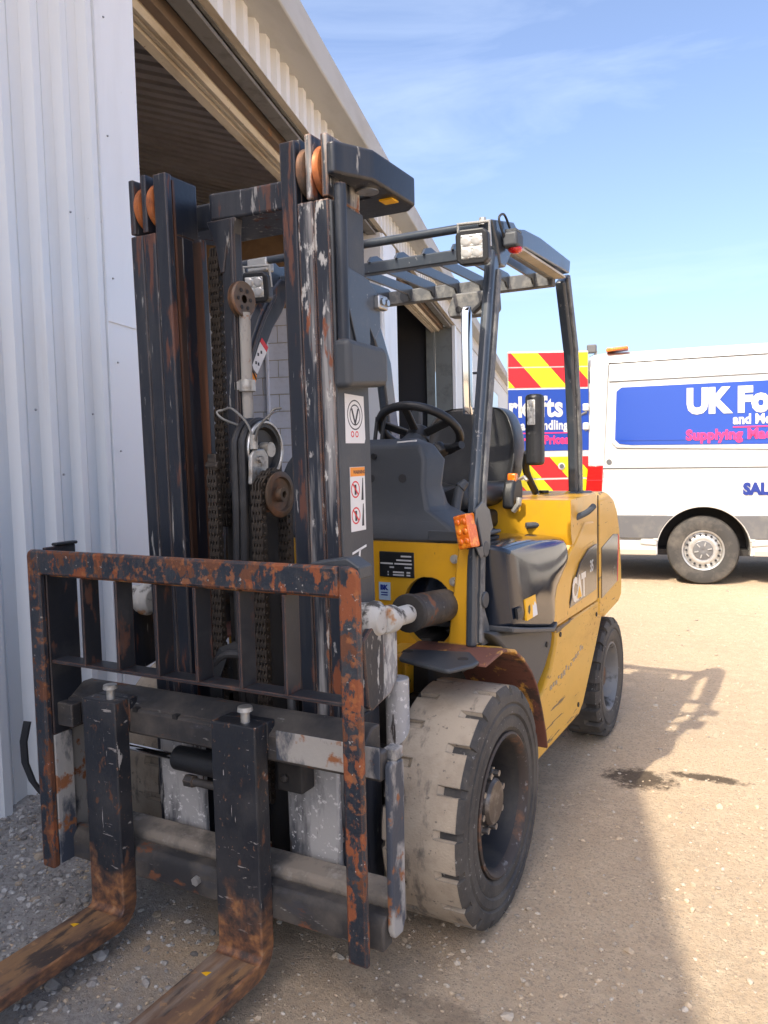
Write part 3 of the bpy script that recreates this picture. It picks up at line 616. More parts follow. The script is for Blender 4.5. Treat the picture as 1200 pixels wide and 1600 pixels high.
# roof gear: amber bar and work lamps at the rear
B().prism([(-.96, 2.425), (-.955, 2.465), (-.74, 2.475), (-.73, 2.445)], 1, .10, .34).out('roof_beacon', 'amber', van, .01)
wl_ = B().box(-1.16, -1.06, .16, .24, 2.43, 2.52).out('work_lamp', 'van_grey', van, .012); B().cyl((-1.08, .20, 2.40), (-1.06, .20, 2.45), .012).out('lamp_bracket', 'steel', wl_)
wl_ = B().box(-1.27, -1.17, .02, .10, 2.28, 2.36).out('work_lamp', 'van_grey', van, .012); B().tube([(-1.19, .06, 2.30), (-1.14, .07, 2.22), (-1.13, .07, 2.1)], .014).out('lamp_bracket', 'black', wl_)
for z_ in (1.85, 1.65): B().box(-1.20, -1.13, .0, .06, z_ - .04, z_ + .04).out('hinge', 'van', van, .012)
B().tube([(-1.15, .01, 1.80), (-1.22, .0, 1.76), (-1.23, .01, 1.68), (-1.16, .02, 1.60)], .012, sub=4).out('check_strap', 'van_grey', van)
# the open rear door (local frame: x from hinge outward reversed so the text reads left to right)
da = math.atan2(.43, .72)          # direction from free edge to hinge in world
hinge = Vector((-1.13, .03, 0))
dd = Matrix.Rotation(-VA, 3, 'Z') @ Vector((math.cos(da), math.sin(da), 0))   # free edge -> hinge, van local
drot = math.atan2(dd.y, dd.x)
door = B().box(-.86, 0, 0, .05, .42, 2.445).out('rear_door', 'van', van, .016, 3, label='open rear door with red and yellow chevrons and blue panel')
door.location = hinge; door.rotation_euler = (0, 0, drot)
def door_plate(name, m, x0, x1, z0, z1, y0=-.004, tilt=0):
    return B().box(x0, x1, y0, .001, z0, z1).out(name, m, door)
door_plate('chevron_band', 'chevron', -.855, -.012, 2.285, 2.425)
door_plate('chevron_band', 'chevron', -.855, -.012, 2.065, 2.272)
door_plate('door_graphic', 'van_blue', -.86, -.004, 1.40, 2.045)
door_plate('chevron_band', 'chevron', -.855, -.012, 1.115, 1.335)
door_plate('chevron_band', 'chevron', -.855, -.012, .60, 1.095)
def dtext(s, x, z, size, m, bold, sx): return text('lettering', s, size, m, door, frame((x, -.0055, z), (1, 0, 0), (0, 0, 1)), bold, sx=sx, spacing=1.06)
dtext('rklifts', -.860, 1.765, .295, 'van', .0105, .80)
dtext('nical Handling', -.86, 1.625, .135, 'van', .005, .78)
dtext('Trade Prices', -.78, 1.475, .125, 'van_pink', .006, .82)
B().box(-.78, -.20, -.0065, -.003, 1.582, 1.594).out('underline', 'van_pink', door)
B().cyl((-.30, -.016, 1.235), (-.30, .0, 1.235), .036, n=24).out('door_lock', 'van', door); B().cyl((-.30, -.024, 1.235), (-.30, .0, 1.235), .023, n=20).out('lock_barrel', 'van_grey', door)

# far shed behind the van
fs = thing('storage_shed', 'pale cream shed glimpsed behind the open van door', 'shed', (-2.6, 16.5, 0), rad(12))
B().box(-.6, 2.4, 0, 4, -.1, 2.3).out('wall', 'far_wall', fs, .01)
B().box(-.7, 2.5, -.1, 4.1, 2.3, 2.42).out('roof', 'fascia', fs, .02)

# ================================================================== forklift truck (x to its left, y to its rear, z up)
ft = thing('forklift_truck', 'yellow and black forklift truck with rusty load backrest and forks', 'forklift')
def T(y, z): return y - (z - .6) * .018      # the mast leans a touch forward
def sheared(b):
    for v in b.bm.verts: v.co.y = T(v.co.y, v.co.z)
    return b
# ---- chassis
B().box(-.36, .36, .14, 1.55, .22, .80).out('chassis', 'dark', ft, .02)
B().cyl((-.42, 0, .365), (.42, 0, .365), .11, n=24).out('drive_axle', 'dark', ft)
B().cyl((-.40, 1.72, .29), (.40, 1.72, .29), .06, n=16).out('steer_axle', 'dark', ft)
B().box(-.40, .40, .10, .16, .30, .62).out('bulkhead', 'dark', ft, .01)
# ---- wheels
def big_tyre(rad_, w, n, side_prof, gdeg, glen, gdep):
    """axis x, outer side +x at w/2; lugs cut at both shoulders, offset half a pitch side to side"""
    b = B(); pitch_ = 360.0 / n; cols = []
    for k in range(n):
        a = k * pitch_; h = pitch_ / 2
        for st, off in ((0, 0), (1, h)):
            cols += [(a + off + h - gdeg - .25, None), (a + off + h - gdeg, 1 - st), (a + off + h - .25, 1 - st), (a + off + h, None)]
    cols.sort(key=lambda q: q[0])
    xs = [-w / 2, -w / 2 + .010, -w / 2 + glen * .8, -w / 2 + glen, w / 2 - glen, w / 2 - glen * .8, w / 2 - .010, w / 2]
    rings = []
    for a, side in cols:
        ring = []
        for i, x in enumerate(xs):
            r_ = rad_ - (.012 if i in (0, 7) else 0)
            if side == 1 and i >= 5: r_ -= gdep * (1 if i > 5 else .9)
            if side == 0 and i <= 2: r_ -= gdep * (1 if i < 2 else .9)
            t = rad(a); ring.append(b.bm.verts.new((x, -r_ * math.sin(t), r_ * math.cos(t))))
        prof = [(w / 2 + p[0], p[1]) for p in side_prof]
        for x, r_ in prof:
            t = rad(a); ring.append(b.bm.verts.new((x, -r_ * math.sin(t), r_ * math.cos(t))))
        pin = [(-w / 2 - .004, rad_ - .05), (-w / 2, side_prof[-1][1])]
        ring = [b.bm.verts.new((x, -r_ * math.sin(rad(a)), r_ * math.cos(rad(a)))) for x, r_ in pin[::-1]] + ring
        rings.append((ring, side))
    m_ = len(rings)
    for k in range(m_):
        (A, sa), (Z, sz) = rings[k], rings[(k + 1) % m_]
        for i in range(len(A) - 1):
            b.mi = 1
            if 3 <= i <= 7 :
                b.mi = 0
            if i in (2, 8) : b.mi = 1
            if (sa == 1 or sz == 1) and i in (7, 8) and sa == sz: b.mi = 1
            b.face([A[i], A[i + 1], Z[i + 1], Z[i]])
    return b
def front_wheel(sx):
    c = (sx * .522, .025, .350)
    prof = [(.004, .323), (.006, .303), (.001, .297), (.006, .290), (.007, .268), (.000, .262), (.004, .254), (.004, .228), (-.004, .216), (-.012, .208)]
    t = big_tyre(.351, .238, 19, prof, 4.0, .074, .015).out('tyre', ['tread', 'tyre'], None, smooth=28)
    w = bpy.data.objects.new('front_wheel', None); C.objects.link(w); w.parent = ft; w.location = c
    if sx < 0: w.rotation_euler = (0, 0, math.pi)
    t.parent = w
    B().lathe([(.108, .212), (.122, .213), (.126, .206), (.118, .196), (.10, .190)], (0, 0, 0), 64, close=True).out('rim_lip', 'rim_rust', w)
    B().lathe([(.112, .198), (.09, .186), (-.02, .180), (-.045, .165), (-.035, .11), (-.03, .05), (-.03, .0)], (0, 0, 0), 64, close=True).out('rim', 'rim_black', w)
    B().lathe([(-.03, .105), (.040, .096), (.046, .090), (.046, .076), (.085, .070), (.094, .062), (.096, .0)], (0, 0, 0), 40, close=True).out('hub', 'hub', w, smooth=30)
    bolt = B().cyl((0, 0, 0), (.022, 0, 0), .017, n=6).cyl((.02, 0, 0), (.042, 0, 0), .010, n=8).out('lug_nut', 'steel', w)
    for k in range(8):
        a = 2 * math.pi * k / 8 + .2; loc = (.045, .086 * math.cos(a), .086 * math.sin(a))
        if k == 0: bolt.location = loc
        else: copy_part(bolt, loc, w)
    return w
front_wheel(1); front_wheel(-1)
def rear_wheel(sx):
    prof = [(.004, .262), (.006, .240), (.000, .234), (.006, .226), (.004, .19), (-.004, .172), (-.012, .165)]
    t = big_tyre(.29, .18, 18, prof, 7.5, .075, .02).out('tyre', ['tyre_dust', 'tyre'], None, smooth=28)
    w = bpy.data.objects.new('rear_wheel', None); C.objects.link(w); w.parent = ft; w.location = (sx * .485, 1.745, .289)
    if sx < 0: w.rotation_euler = (0, 0, math.pi)
    t.parent = w
    B().lathe([(.070, .170), (.086, .170), (.088, .162), (.075, .150), (.02, .138), (-.01, .12), (-.015, .07), (-.015, 0)], (0, 0, 0), 48, close=True).out('rim', 'rim_grey', w)
    B().lathe([(-.02, .075), (.03, .070), (.036, .055), (.055, .045), (.06, .0)], (0, 0, 0), 28, close=True).out('hub', 'rim_rust', w)
rear_wheel(1); rear_wheel(-1)
# ---- mast rails: outer, middle, inner on each side
CX = .022
for sx in (1, -1):
    X = lambda d: CX + sx * d
    def bx(b, d0, d1, *a): b.box(min(X(d0), X(d1)), max(X(d0), X(d1)), *a); return b
    for k, (d0, d1, zt) in enumerate(((.294, .340, 2.215), (.245, .2925, 2.222), (.196, .2435, 2.225))):
        b = B()
        ztf = 2.215 if k == 2 else 2.055
        bx(b, d0, d1, -.41, -.384, .14, ztf)                      # front flange
        bx(b, d1 - .019, d1, -.384, -.272, .14, 2.06)             # web
        bx(b, d0, d1, -.272, -.246, .14, 2.06)                    # rear flange
        bx(b, d1 - .019, d1, -.409 if k != 2 else -.384, -.247, 2.06, zt)    # raised web at the head
        sheared(b).out('mast_rail', 'mast_white' if (sx > 0 and k < 2) else 'mast', ft, .004)
    # greased running tracks on the inner rail
    b = B(); bx(b, .196, .2065, -.382, -.374, .8, 2.2); bx(b, .217, .2235, -.372, -.33, .75, 2.05); bx(b, .194, .2435, -.275, -.2735, .75, 2.05); sheared(b).out('running_track', 'grease', ft)
    # feet of the rails, white with dried splash
    b = B(); bx(b, .15, .318, -.432, -.4125, .17, .62); sheared(b).out('rail_foot', 'mast_dusty', ft, .006)
    b = B(); bx(b, .318, .352, -.41, -.25, .14, .70); sheared(b).out('rail_side_plate', 'mast', ft, .005)
    # head rollers
    for d, zc, m_ in ((.307, 2.138, 'roller'), (.2585, 2.140, 'roller_dark' if sx > 0 else 'roller')):
        hw = .0125 if 1 else .02
        dd_ = d
        rl = B().lathe([(-.0125, .0), (-.0125, .058), (-.009, .066), (-.003, .064), (.003, .064), (.009, .066), (.0125, .058), (.0125, .0)], (X(dd_), T(-.350, zc), zc), 40, close=True).out('head_roller', m_, ft)
    # lift cylinders behind the rails
    B().cyl((X(.385), -.205, .12), (X(.385), -.205, .77), .034, n=24).out('lift_cylinder', 'mast_dusty' if sx > 0 else 'mast', ft, .003)
# web side plate on the visible side
b = B().box(.3625, .3700, -.409, -.247, .70, 2.05); sheared(b).out('mast_side_plate', 'plastic', ft, .003)
# cross ties
top_tie = [(.3695, -.455), (.392, -.455), (.446, -.345), (.443, -.10), (.405, -.06), (-.30, -.06), (-.33, -.10), (-.33, -.235), (-.175, -.235), (-.135, -.30), (-.02, -.285), (.20, -.275), (.215, -.235), (.3695, -.235)]
B().prism([(x, y + .0) for x, y in top_tie], 2, 2.105, 2.185).out('top_tie', 'mast', ft, .008, 3)
B().cyl((.395, -.29, 2.1045), (.395, -.29, 2.100), .03, n=20).out('tie_hole', 'steel', ft)
B().box(.385, .425, -.21, -.17, 2.100, 2.1045).out('tie_sticker', 's_yellow', ft)
B().box(-.17, .21, -.245, -.215, .44, .58).out('cross_member', 'dark', ft, .006)
B().box(-.17, .21, -.245, -.225, .98, 1.06).out('cross_member', 'dark', ft, .006)
B().box(-.17, .21, -.40, -.235, .13, .20).out('cross_member', 'carriage', ft, .006)
B().box(-.17, .055, -.232, -.222, .20, 1.30).out('cylinder_plate', 'dark', ft, .004)
# centre: cylinder, bar, pipe, pulleys, hoses, chains
B().cyl((.03, -.24, .16), (.03, -.24, 1.26), .048, n=28).out('free_lift_cylinder', 'dark', ft)
B().box(-.10, -.05, -.295, -.262, 1.33, 2.105).box(-.062, -.050, -.305, -.295, 1.33, 2.10).out('guide_bar', 'mast', ft, .003)
B().prism([(-.15, 2.105), (-.045, 2.105), (-.05, 2.06), (-.075, 2.03), (-.09, 1.95), (-.105, 1.95), (-.12, 2.03)], 1, -.30, -.26).out('bar_bracket', 'mast', ft, .004)
B().cyl((-.033, -.28, 1.36), (-.030, -.285, 1.83), .0165, n=16).out('pipe', 'carriage_white', ft)
B().cyl((-.032, -.282, 1.60), (-.032, -.282, 1.635), .025, n=16).box(-.062, -.03, -.305, -.26, 1.605, 1.63).out('pipe_clamp', 'zinc', ft, .002)
pl = B().lathe([(-.012, .012), (-.012, .050), (-.006, .053), (-.004, .046), (.004, .046), (.006, .053), (.012, .050), (.010, .04), (.010, .012)], (-.035, -.29, 1.868), 36, close=True).out('small_pulley', 'roller_dark', ft)
for k in range(6): a = k * math.pi / 3; B().cyl((-.0245, -.29 + .028 * math.cos(a), 1.868 + .028 * math.sin(a)), (-.023, -.29 + .028 * math.cos(a), 1.868 + .028 * math.sin(a)), .006, n=8).out('pulley_hole', 'inner', pl)
hp = B().lathe([(-.032, .012), (-.032, .082), (-.026, .086), (-.022, .074), (.020, .074), (.024, .086), (.030, .084), (.030, .066), (.018, .058), (.018, .012)], (.0, -.285, 1.428), 44, close=True).out('hose_pulley', 'black', ft)
B().lathe([(.030, .086), (.034, .084), (.034, .078), (.030, .076)], (.0, -.285, 1.428), 44, close=True).out('pulley_rim', 'steel', hp)
B().cyl((.012, -.285, 1.428), (.05, -.285, 1.428), .022, n=18).out('pulley_axle', 'zinc', hp)
for hx in (-.018, .010):
    pth = [(hx - .02, -.31, .42), (hx - .02, -.345, .70), (hx - .01, -.365, 1.0), (hx, -.368, 1.25)] + [(hx, -.285 - .083 * math.cos(t), 1.428 + .083 * math.sin(t)) for t in [i * math.pi / 8 for i in range(0, 9)]] + [(hx, -.202, 1.2), (hx, -.20, .8)]
    B().tube(pth, .0125, 10, 3).out('hydraulic_hose', 'hose', ft)
for pth in ([(.045, -.36, 1.44), (.03, -.365, 1.50), (-.015, -.375, 1.545), (-.05, -.37, 1.545)], [(.047, -.36, 1.44), (.072, -.37, 1.49), (.105, -.36, 1.525), (.095, -.32, 1.535)], [(-.03, -.33, 1.50), (-.065, -.36, 1.52), (-.085, -.36, 1.54), (-.07, -.35, 1.545)], [(.03, -.27, 1.515), (.035, -.25, 1.545), (.06, -.24, 1.55)]):
    B().tube(pth, .0038, 8, 5).out('hose_guard_wire', 'wire', ft)
B().prism([(-.33, 1.33), (-.305, 1.33), (-.30, 1.41), (-.32, 1.43), (-.36, 1.43), (-.38, 1.41), (-.385, 1.33)], 0, .038, .052).out('pulley_bracket', 'zinc', ft, .004)
B().cyl((.05, -.345, 1.40), (.062, -.345, 1.40), .010, n=8).out('bracket_bolt', 'steel', ft)
B().cyl((.045, -.36, 1.43), (.045, -.36, 1.47), .012, n=10).out('bracket_nut', 'zinc', ft)
SPY, SPZ, SPX = -.335, 1.30, .088
sp = B().lathe([(-.026, .014), (-.026, .052), (-.020, .052), (-.020, .045), (.020, .045), (.020, .064), (.028, .066), (.031, .060), (.031, .050), (.024, .046), (.022, .022), (.040, .020), (.040, .010), (.030, .010)], (SPX, SPY, SPZ), 44, close=True).out('chain_sheave', 'roller_dark', ft)
B().box(-.04, .09, -.30, -.27, 1.27, 1.33).out('sheave_bracket', 'dark', ft, .004)
# chains: leaf chain built link by link
def link_mesh(wd):
    b = B(); p = .0225
    def plate(x0, x1, z0):
        o = [(.0125 * math.cos(t), z0 + p / 2 + .0125 * math.sin(t)) for t in [rad(a) for a in range(-20, 201, 44)]] + [(.0125 * math.cos(t), z0 - p / 2 + .0125 * math.sin(t)) for t in [rad(a) for a in range(160, 381, 44)]]
        b.prism(o, 0, x0, x1)
    t = wd / 7
    for i in range(7): plate(-wd / 2 + i * t + .0004, -wd / 2 + (i + 1) * t - .0004, 0 if i in (0, 2, 4, 6) else p)
    b.cyl((-wd / 2 - .004, 0, p / 2), (wd / 2 + .004, 0, p / 2), .005, n=8)
    b.cyl((-wd / 2 - .004, 0, -p / 2), (wd / 2 + .004, 0, -p / 2), .005, n=8)
    me = b.mesh('chain_link', 30); me.materials.append(M['chain']); return me
LM = link_mesh(.036)
def chain(path):
    ch = bpy.data.objects.new('lift_chain', None); C.objects.link(ch); ch.parent = ft
    path = [Vector(p) for p in path]; seg = [(path[i], path[i + 1]) for i in range(len(path) - 1)]; d = .02; acc = 0
    for a, c_ in seg:
        Ls = (c_ - a).length; dr = (c_ - a).normalized()
        while d <= Ls:
            o = bpy.data.objects.new('chain_link', LM); C.objects.link(o); o.parent = ch; o.location = a + dr * d
            o.rotation_euler = (math.atan2(-dr.y, dr.z) if dr.z >= 0 else math.atan2(dr.y, -dr.z), 0, 0)
            if abs(dr.z) < 1e-6: o.rotation_euler = (math.pi / 2, 0, 0)
            d += .045
        d -= Ls
    return ch
chain([(SPX - .005, SPY - .062, .42), (SPX - .005, SPY - .062, 1.30)] + [(SPX - .005, SPY - .060 * math.cos(t), 1.30 + .060 * math.sin(t)) for t in (.6, 1.2, 1.8, 2.4, 3.14)] + [(SPX - .005, SPY + .06, .95)])
chain([(-.092, -.375, .42), (-.092, -.375, 1.375)])
chain([(-.132, -.285, 1.2), (-.132, -.285, 2.02)])
B().cyl((-.115, -.375, 1.385), (-.07, -.375, 1.385), .013, n=12).box(-.108, -.076, -.384, -.366, 1.37, 1.42).out('chain_anchor', 'chain', ft, .003)
# hose cover box and wiring tube on the mast side
B().cyl((.385, T(-.39, 2.0), 2.09), (.385, -.415, 1.70), .016, n=14).out('wiring_tube', 'mast', ft)
B().loft([[(x, y, z) for y, z in ((-.455, 1.575), (-.255, 1.59), (-.245, 1.61), (-.245, 1.675), (-.26, 1.695), (-.455, 1.70))] for x in (.372, .425)]).out('side_cover', 'plastic', ft, .016, 3)
B().prism([(-.415, 1.90), (-.26, 1.88), (-.20, 1.84), (-.20, 1.76), (-.235, 1.72), (-.26, 1.75), (-.26, 1.62), (-.30, 1.62)], 0, .3705, .3765).out('guide_plate', 'grey', ft, .002)
cb = B().box(.372, .395, -.235, -.185, 1.805, 1.845).out('clamp_block', 'steel', ft, .006)
for y_ in (-.225, -.198): B().cyl((.395, y_, 1.825), (.402, y_, 1.825), .010, n=6).out('clamp_bolt', 'steel', cb)
# mast stickers
st = B().prism([(-.395, 1.438), (-.297, 1.438), (-.292, 1.45), (-.297, 1.564), (-.395, 1.567)], 0, .3702, .3712).out('sticker', 'sticker', ft, label='white inspection sticker with a round emblem')
b = B()
for r_ in (.040, .028): b.lathe([(.3713, r_), (.3713, r_ - .0035)], (0, -.345, 1.513), 32, close=True)
b.out('emblem_ring', 's_black', st)
B().prism([(-.366, 1.530), (-.358, 1.530), (-.345, 1.498), (-.332, 1.530), (-.324, 1.530), (-.342, 1.488), (-.348, 1.488)], 0, .3713, .3716).out('emblem_mark', 's_black', st)
for y_ in (-.360, -.337): B().lathe([(.3713, .0085), (.3713, .005)], (0, y_, 1.462), 16, close=True).out('emblem_dot', 's_red', st)
st = B().box(.3702, .3712, -.378, -.300, 1.203, 1.375).out('sticker', 'sticker', ft, label='white warning sticker with orange head and red rings')
B().box(.3713, .3716, -.377, -.301, 1.350, 1.374).out('warning_head', 's_orange', st)
text('lettering', 'WARNING', .013, 's_black', st, frame((.3717, -.362, 1.357), (0, 1, 0), (0, 0, 1)), .0004, .0001)
for z_ in (1.315, 1.245):
    B().lathe([(.3713, .023), (.3713, .019)], (0, -.352, z_), 28, close=True).out('ban_ring', 's_red', st)
    B().box(.3713, .3715, -.357, -.347, z_ - .014, z_ + .013).prism([(-.322, z_ - .03), (-.310, z_ - .03), (-.310, z_ + .03), (-.314, z_ + .03)], 0, .3713, .3715).out('figure', 's_black', st)
    B().prism([(-.368, z_ + .014), (-.364, z_ + .017), (-.335, z_ - .014), (-.339, z_ - .017)], 0, .3716, .3718).out('ban_bar', 's_red', st)
B().prism([(-.375, 1.148), (-.30, 1.162), (-.30, 1.156), (-.375, 1.142)], 0, .3702, .3712).prism([(-.338, 1.152), (-.330, 1.153), (-.352, 1.062), (-.358, 1.062)], 0, .3702, .3712).out('chalk_mark', 'chalk', ft)
# ---- tilt cylinder, mast brackets
for sx in (1, -1):
    ox = .43 * sx + .01
    b = B().lathe([(-.052, .0), (-.052, .036), (-.046, .042), (-.012, .045), (-.008, .05), (.012, .05), (.018, .042), (.03, .036), (.032, .0)], (ox - sx * .02, -.355, .968), 28); b.out('mast_bracket', 'white_boss', ft, .003)
    B().prism([(-.445, .93), (-.40, .955), (-.30, .955), (-.256, .92), (-.258, .79), (-.30, .755), (-.405, .735), (-.425, .75)], 0, ox - .022, ox - .002).out('bracket_plate', 'mast_white' if sx > 0 else 'mast', ft, .004)
    B().cyl((ox, -.335, .965), (ox, -.29, .96), .038, n=20).out('rod_end', 'white_boss', ft, .004)
    B().cyl((ox, -.29, .96), (ox - .015, -.12, .945), .027, n=20).out('piston_rod', 'white_boss', ft)
    B().cyl((ox - .013, -.165, .950), (ox - .03, .30, .905), .052, n=28).out('tilt_cylinder', 'carriage', ft, .005)
    B().cyl((ox - .013, -.170, .950), (ox - .013, -.150, .949), .056, n=28).out('cylinder_head', 'dark', ft, .003)
# ---- carriage and side shifter
B().box(-.545, .552, -.575, -.535, .625, .70).out('carriage_bar', 'carriage', ft, .008)
B().prism([(-.565, .70), (-.515, .735), (-.48, .735), (-.48, .64), (-.53, .64)], 0, -.52, .50).out('carriage_top', 'carriage', ft, .004)
B().box(.25, .5515, -.579, -.5755, .635, .712).out('worn_patch', 'carriage_white', ft, .002)
B().prism([(-.580, .205), (-.580, .268), (-.566, .288), (-.532, .292), (-.532, .205)], 0, -.545, .552).out('carriage_bar', 'carriage', ft, .005)
B().prism([(-.522, .215), (-.522, .300), (-.512, .312), (-.452, .322), (-.44, .31), (-.44, .215)], 0, -.52, .545).out('carriage_ledge', 'dust', ft, .005)
B().prism([(-.560, .655), (-.55, .670), (-.490, .660), (-.485, .64), (-.495, .25), (-.51, .225), (-.55, .230), (-.560, .25)], 0, .5525, .570).out('end_plate', 'carriage_white', ft, .005)
B().box(.535, .570, -.53, -.490, .665, .695).out('end_block', 'carriage_white', ft, .004)
B().box(-.565, -.546, -.56, -.47, .21, .70).out('end_plate', 'carriage_white', ft, .005)
B().box(-.49, -.44, -.52, -.47, .33, .64).out('carriage_upright', 'carriage_white', ft, .005)
B().cyl((-.165, -.495, .545), (.11, -.495, .545), .035, n=24).out('side_shift_cylinder', 'black', ft, .004)
B().cyl((-.40, -.495, .547), (-.16, -.495, .545), .011, n=14).out('side_shift_rod', 'chrome', ft)
B().cyl((-.12, -.50, .485), (.10, -.50, .485), .012, n=12).cyl((-.13, -.50, .485), (-.10, -.50, .485), .018, n=6).out('side_shift_pipe', 'carriage', ft)
B().box(.20, .28, -.51, -.45, .52, .60).cyl((.23, -.515, .56), (.23, -.525, .56), .012, n=8).out('cylinder_lug', 'dark', ft, .005)
B().box(-.02, .03, -.578, -.570, .235, .262).cyl((-.03, -.578, .25), (-.03, -.592, .25), .013, n=6).out('bar_bolt', 'zinc', ft)
for x_ in (-.43, -.25, -.10, .30, .38, .46): B().box(x_, x_ + .016, -.578, -.54, .692, .7035).out('bar_notch', 'dark', ft)
for pth in ([(-.10, -.36, .70), (-.09, -.40, .80), (-.04, -.40, .84), (.0, -.36, .80), (.0, -.33, .6)], [(.16, -.35, .78), (.17, -.39, .74), (.18, -.40, .66), (.17, -.38, .5)], [(-.13, -.34, .55), (-.10, -.42, .66), (-.06, -.42, .70), (-.05, -.38, .62)]):
    B().tube(pth, .013, 10, 5).out('hydraulic_hose', 'hose', ft)
B().strip([(-.09, -.40, .70), (-.085, -.41, .78), (-.06, -.40, .84), (-.02, -.37, .86)], .045, .006).out('hose_cover', 'black', ft)
# ---- load backrest
YB = -.653
B().prism([(-.570, .20), (-.520, .20), (-.520, 1.1535), (-.555, 1.1535), (-.566, 1.148), (-.570, 1.135)], 1, YB, YB + .024).out('backrest_upright', 'rusty', ft, .006)
B().box(-.530, -.519, YB + .0245, YB + .135, .60, 1.158).out('backrest_side', 'bar', ft, .003)
B().box(-.535, -.519, YB + .0245, YB + .09, .205, .60).out('backrest_side', 'carriage_white', ft, .003)
B().box(-.535, -.512, YB + .06, YB + .14, 1.1585, 1.168).out('backrest_gusset', 'black', ft, .004)
B().prism([(.494, .205), (.548, .205), (.548, 1.128), (.540, 1.147), (.520, 1.1545), (.494, 1.1545)], 1, YB, YB + .018).out('backrest_upright', 'rusty', ft, .006)
B().prism([(.40, 1.155), (.50, 1.170), (.535, 1.150), (.535, 1.12), (.40, 1.12)], 1, YB + .03, YB + .09).out('backrest_gusset', 'plastic', ft, .004)
B().box(-.520, .494, YB, YB + .020, 1.082, 1.1535).out('backrest_top_bar', 'rusty', ft, .006)
B().box(-.497, .494, YB + .018, YB + .065, 1.076, 1.086).out('backrest_top_lip', 'rusty_low', ft, .003)
B().box(-.497, .494, YB + .012, YB + .07, .822, .832).out('backrest_lower_bar', 'bar', ft, .002)
for x_ in (-.360, -.228, -.082, .052, .194, .331): B().box(x_, x_ + .010, YB + .006, YB + .066, .832, 1.078).out('backrest_bar', 'bar', ft, .002)
B().box(-.552, -.46, -.612, -.577, .625, .695).out('backrest_mount', 'carriage', ft, .004)
# ---- forks
def fork_mat():
    m = mat('fork_steel', (.017, .019, .024), .45, 0, [((.075, .07, .068), .7, 5, .45, .75, U, 41, .6), ((.13, .06, .035), .75, 26, .60, .64, (1, 1, .5), 3), ((.34, .31, .28), .6, 34, .655, .67, (.35, 1, 2.2), 6, .9), ((.45, .42, .38), .6, 30, .66, .675, (3.0, 1, .3), 16, .9), ((.22, .12, .07), .7, 60, .64, .67, U, 27, .9)], .3)
    N, L = m.node_tree.nodes, m.node_tree.links; b = N['Principled BSDF']
    src = b.inputs['Base Color'].links[0].from_socket
    t = N.new('ShaderNodeTexCoord'); s_ = N.new('ShaderNodeSeparateXYZ'); L.new(t.outputs['Object'], s_.inputs[0])
    n = N.new('ShaderNodeTexNoise'); n.inputs['Scale'].default_value = 9; n.inputs['Detail'].default_value = 8; mp_ = N.new('ShaderNodeMapping'); mp_.inputs['Scale'].default_value = (1.4, .6, 1.4)
    L.new(t.outputs['Object'], mp_.inputs['Vector']); L.new(mp_.outputs['Vector'], n.inputs['Vector'])
    a = N.new('ShaderNodeMath'); a.operation = 'MULTIPLY_ADD'; a.inputs[1].default_value = .42; L.new(n.outputs['Fac'], a.inputs[0]); L.new(s_.outputs['Z'], a.inputs[2])
    r_ = N.new('ShaderNodeMapRange'); r_.inputs['From Min'].default_value = .47; r_.inputs['From Max'].default_value = .38; L.new(a.outputs[0], r_.inputs['Value'])
    n2 = N.new('ShaderNodeTexNoise'); n2.inputs['Scale'].default_value = 22; n2.inputs['Detail'].default_value = 9; n2.inputs['Roughness'].default_value = .65; L.new(mp_.outputs['Vector'], n2.inputs['Vector'])
    cr = N.new('ShaderNodeValToRGB'); e = cr.color_ramp.elements
    e[0].position = .30; e[0].color = (.035, .030, .028, 1); e[1].position = .72; e[1].color = (.36, .22, .12, 1)
    for p_, c_ in ((.40, (.075, .045, .033)), (.50, (.17, .080, .045)), (.60, (.30, .135, .055))): q = e.new(p_); q.color = (*c_, 1)
    L.new(n2.outputs['Fac'], cr.inputs['Fac'])
    mx_ = N.new('ShaderNodeMix'); mx_.data_type = 'RGBA'; L.new(r_.outputs['Result'], mx_.inputs['Factor']); L.new(src, mx_.inputs['A']); L.new(cr.outputs['Color'], mx_.inputs['B'])
    L.new(mx_.outputs['Result'], b.inputs['Base Color'])
    return m
FM = fork_mat()
def fork(x0, x1, lab):
    yf, yb = -.632, -.580; zt, th = .118, .046
    R_ = .018; inner = [(yf - R_ + R_ * math.cos(rad(a)), zt + R_ + R_ * math.sin(rad(a))) for a in range(-90, 1, 15)]
    Ro = .075; outer = [(yb - Ro + Ro * math.cos(rad(a)), (zt - th) + Ro + Ro * math.sin(rad(a))) for a in range(0, -91, -15)]
    prof = [(-1.78, zt - .012), (-1.70, zt)] + inner + [(yf, .730), (yb, .730)] + outer + [(-1.70, zt - th * .45), (-1.78, zt - th * .45)]
    fk = B().prism(prof, 0, x0, x1).out('fork', FM, ft, .004, 2, smooth=10, label=lab)
    B().box(x0 + .004, x1 - .004, -1.69, yf - .021, zt - .001, zt + .0008).out('blade_wear', 'blade', fk)
    xm = (x0 + x1) / 2 + .02
    pn = B().cyl((xm, -.602, .730), (xm, -.602, .760), .012, n=14).cyl((xm, -.602, .760), (xm, -.602, .771), .021, .019, n=18).out('fork_pin', 'zinc', fk)
    B().box(x0, x1, -.5795, -.545, .655, .729).out('fork_hook', FM, fk, .004)
    B().prism([(x0 + .03, -.735), (x0 + .05, -.74), (x0 + .052, -.722), (x0 + .04, -.726)], 2, zt, zt + .0012).out('paint_fleck', 's_yellow', fk)
fork(-.392, -.262, 'fork nearer the wall, worn black shank and rusty blade'); fork(.082, .225, 'fork nearer the camera, scratched black shank and rusty blade')
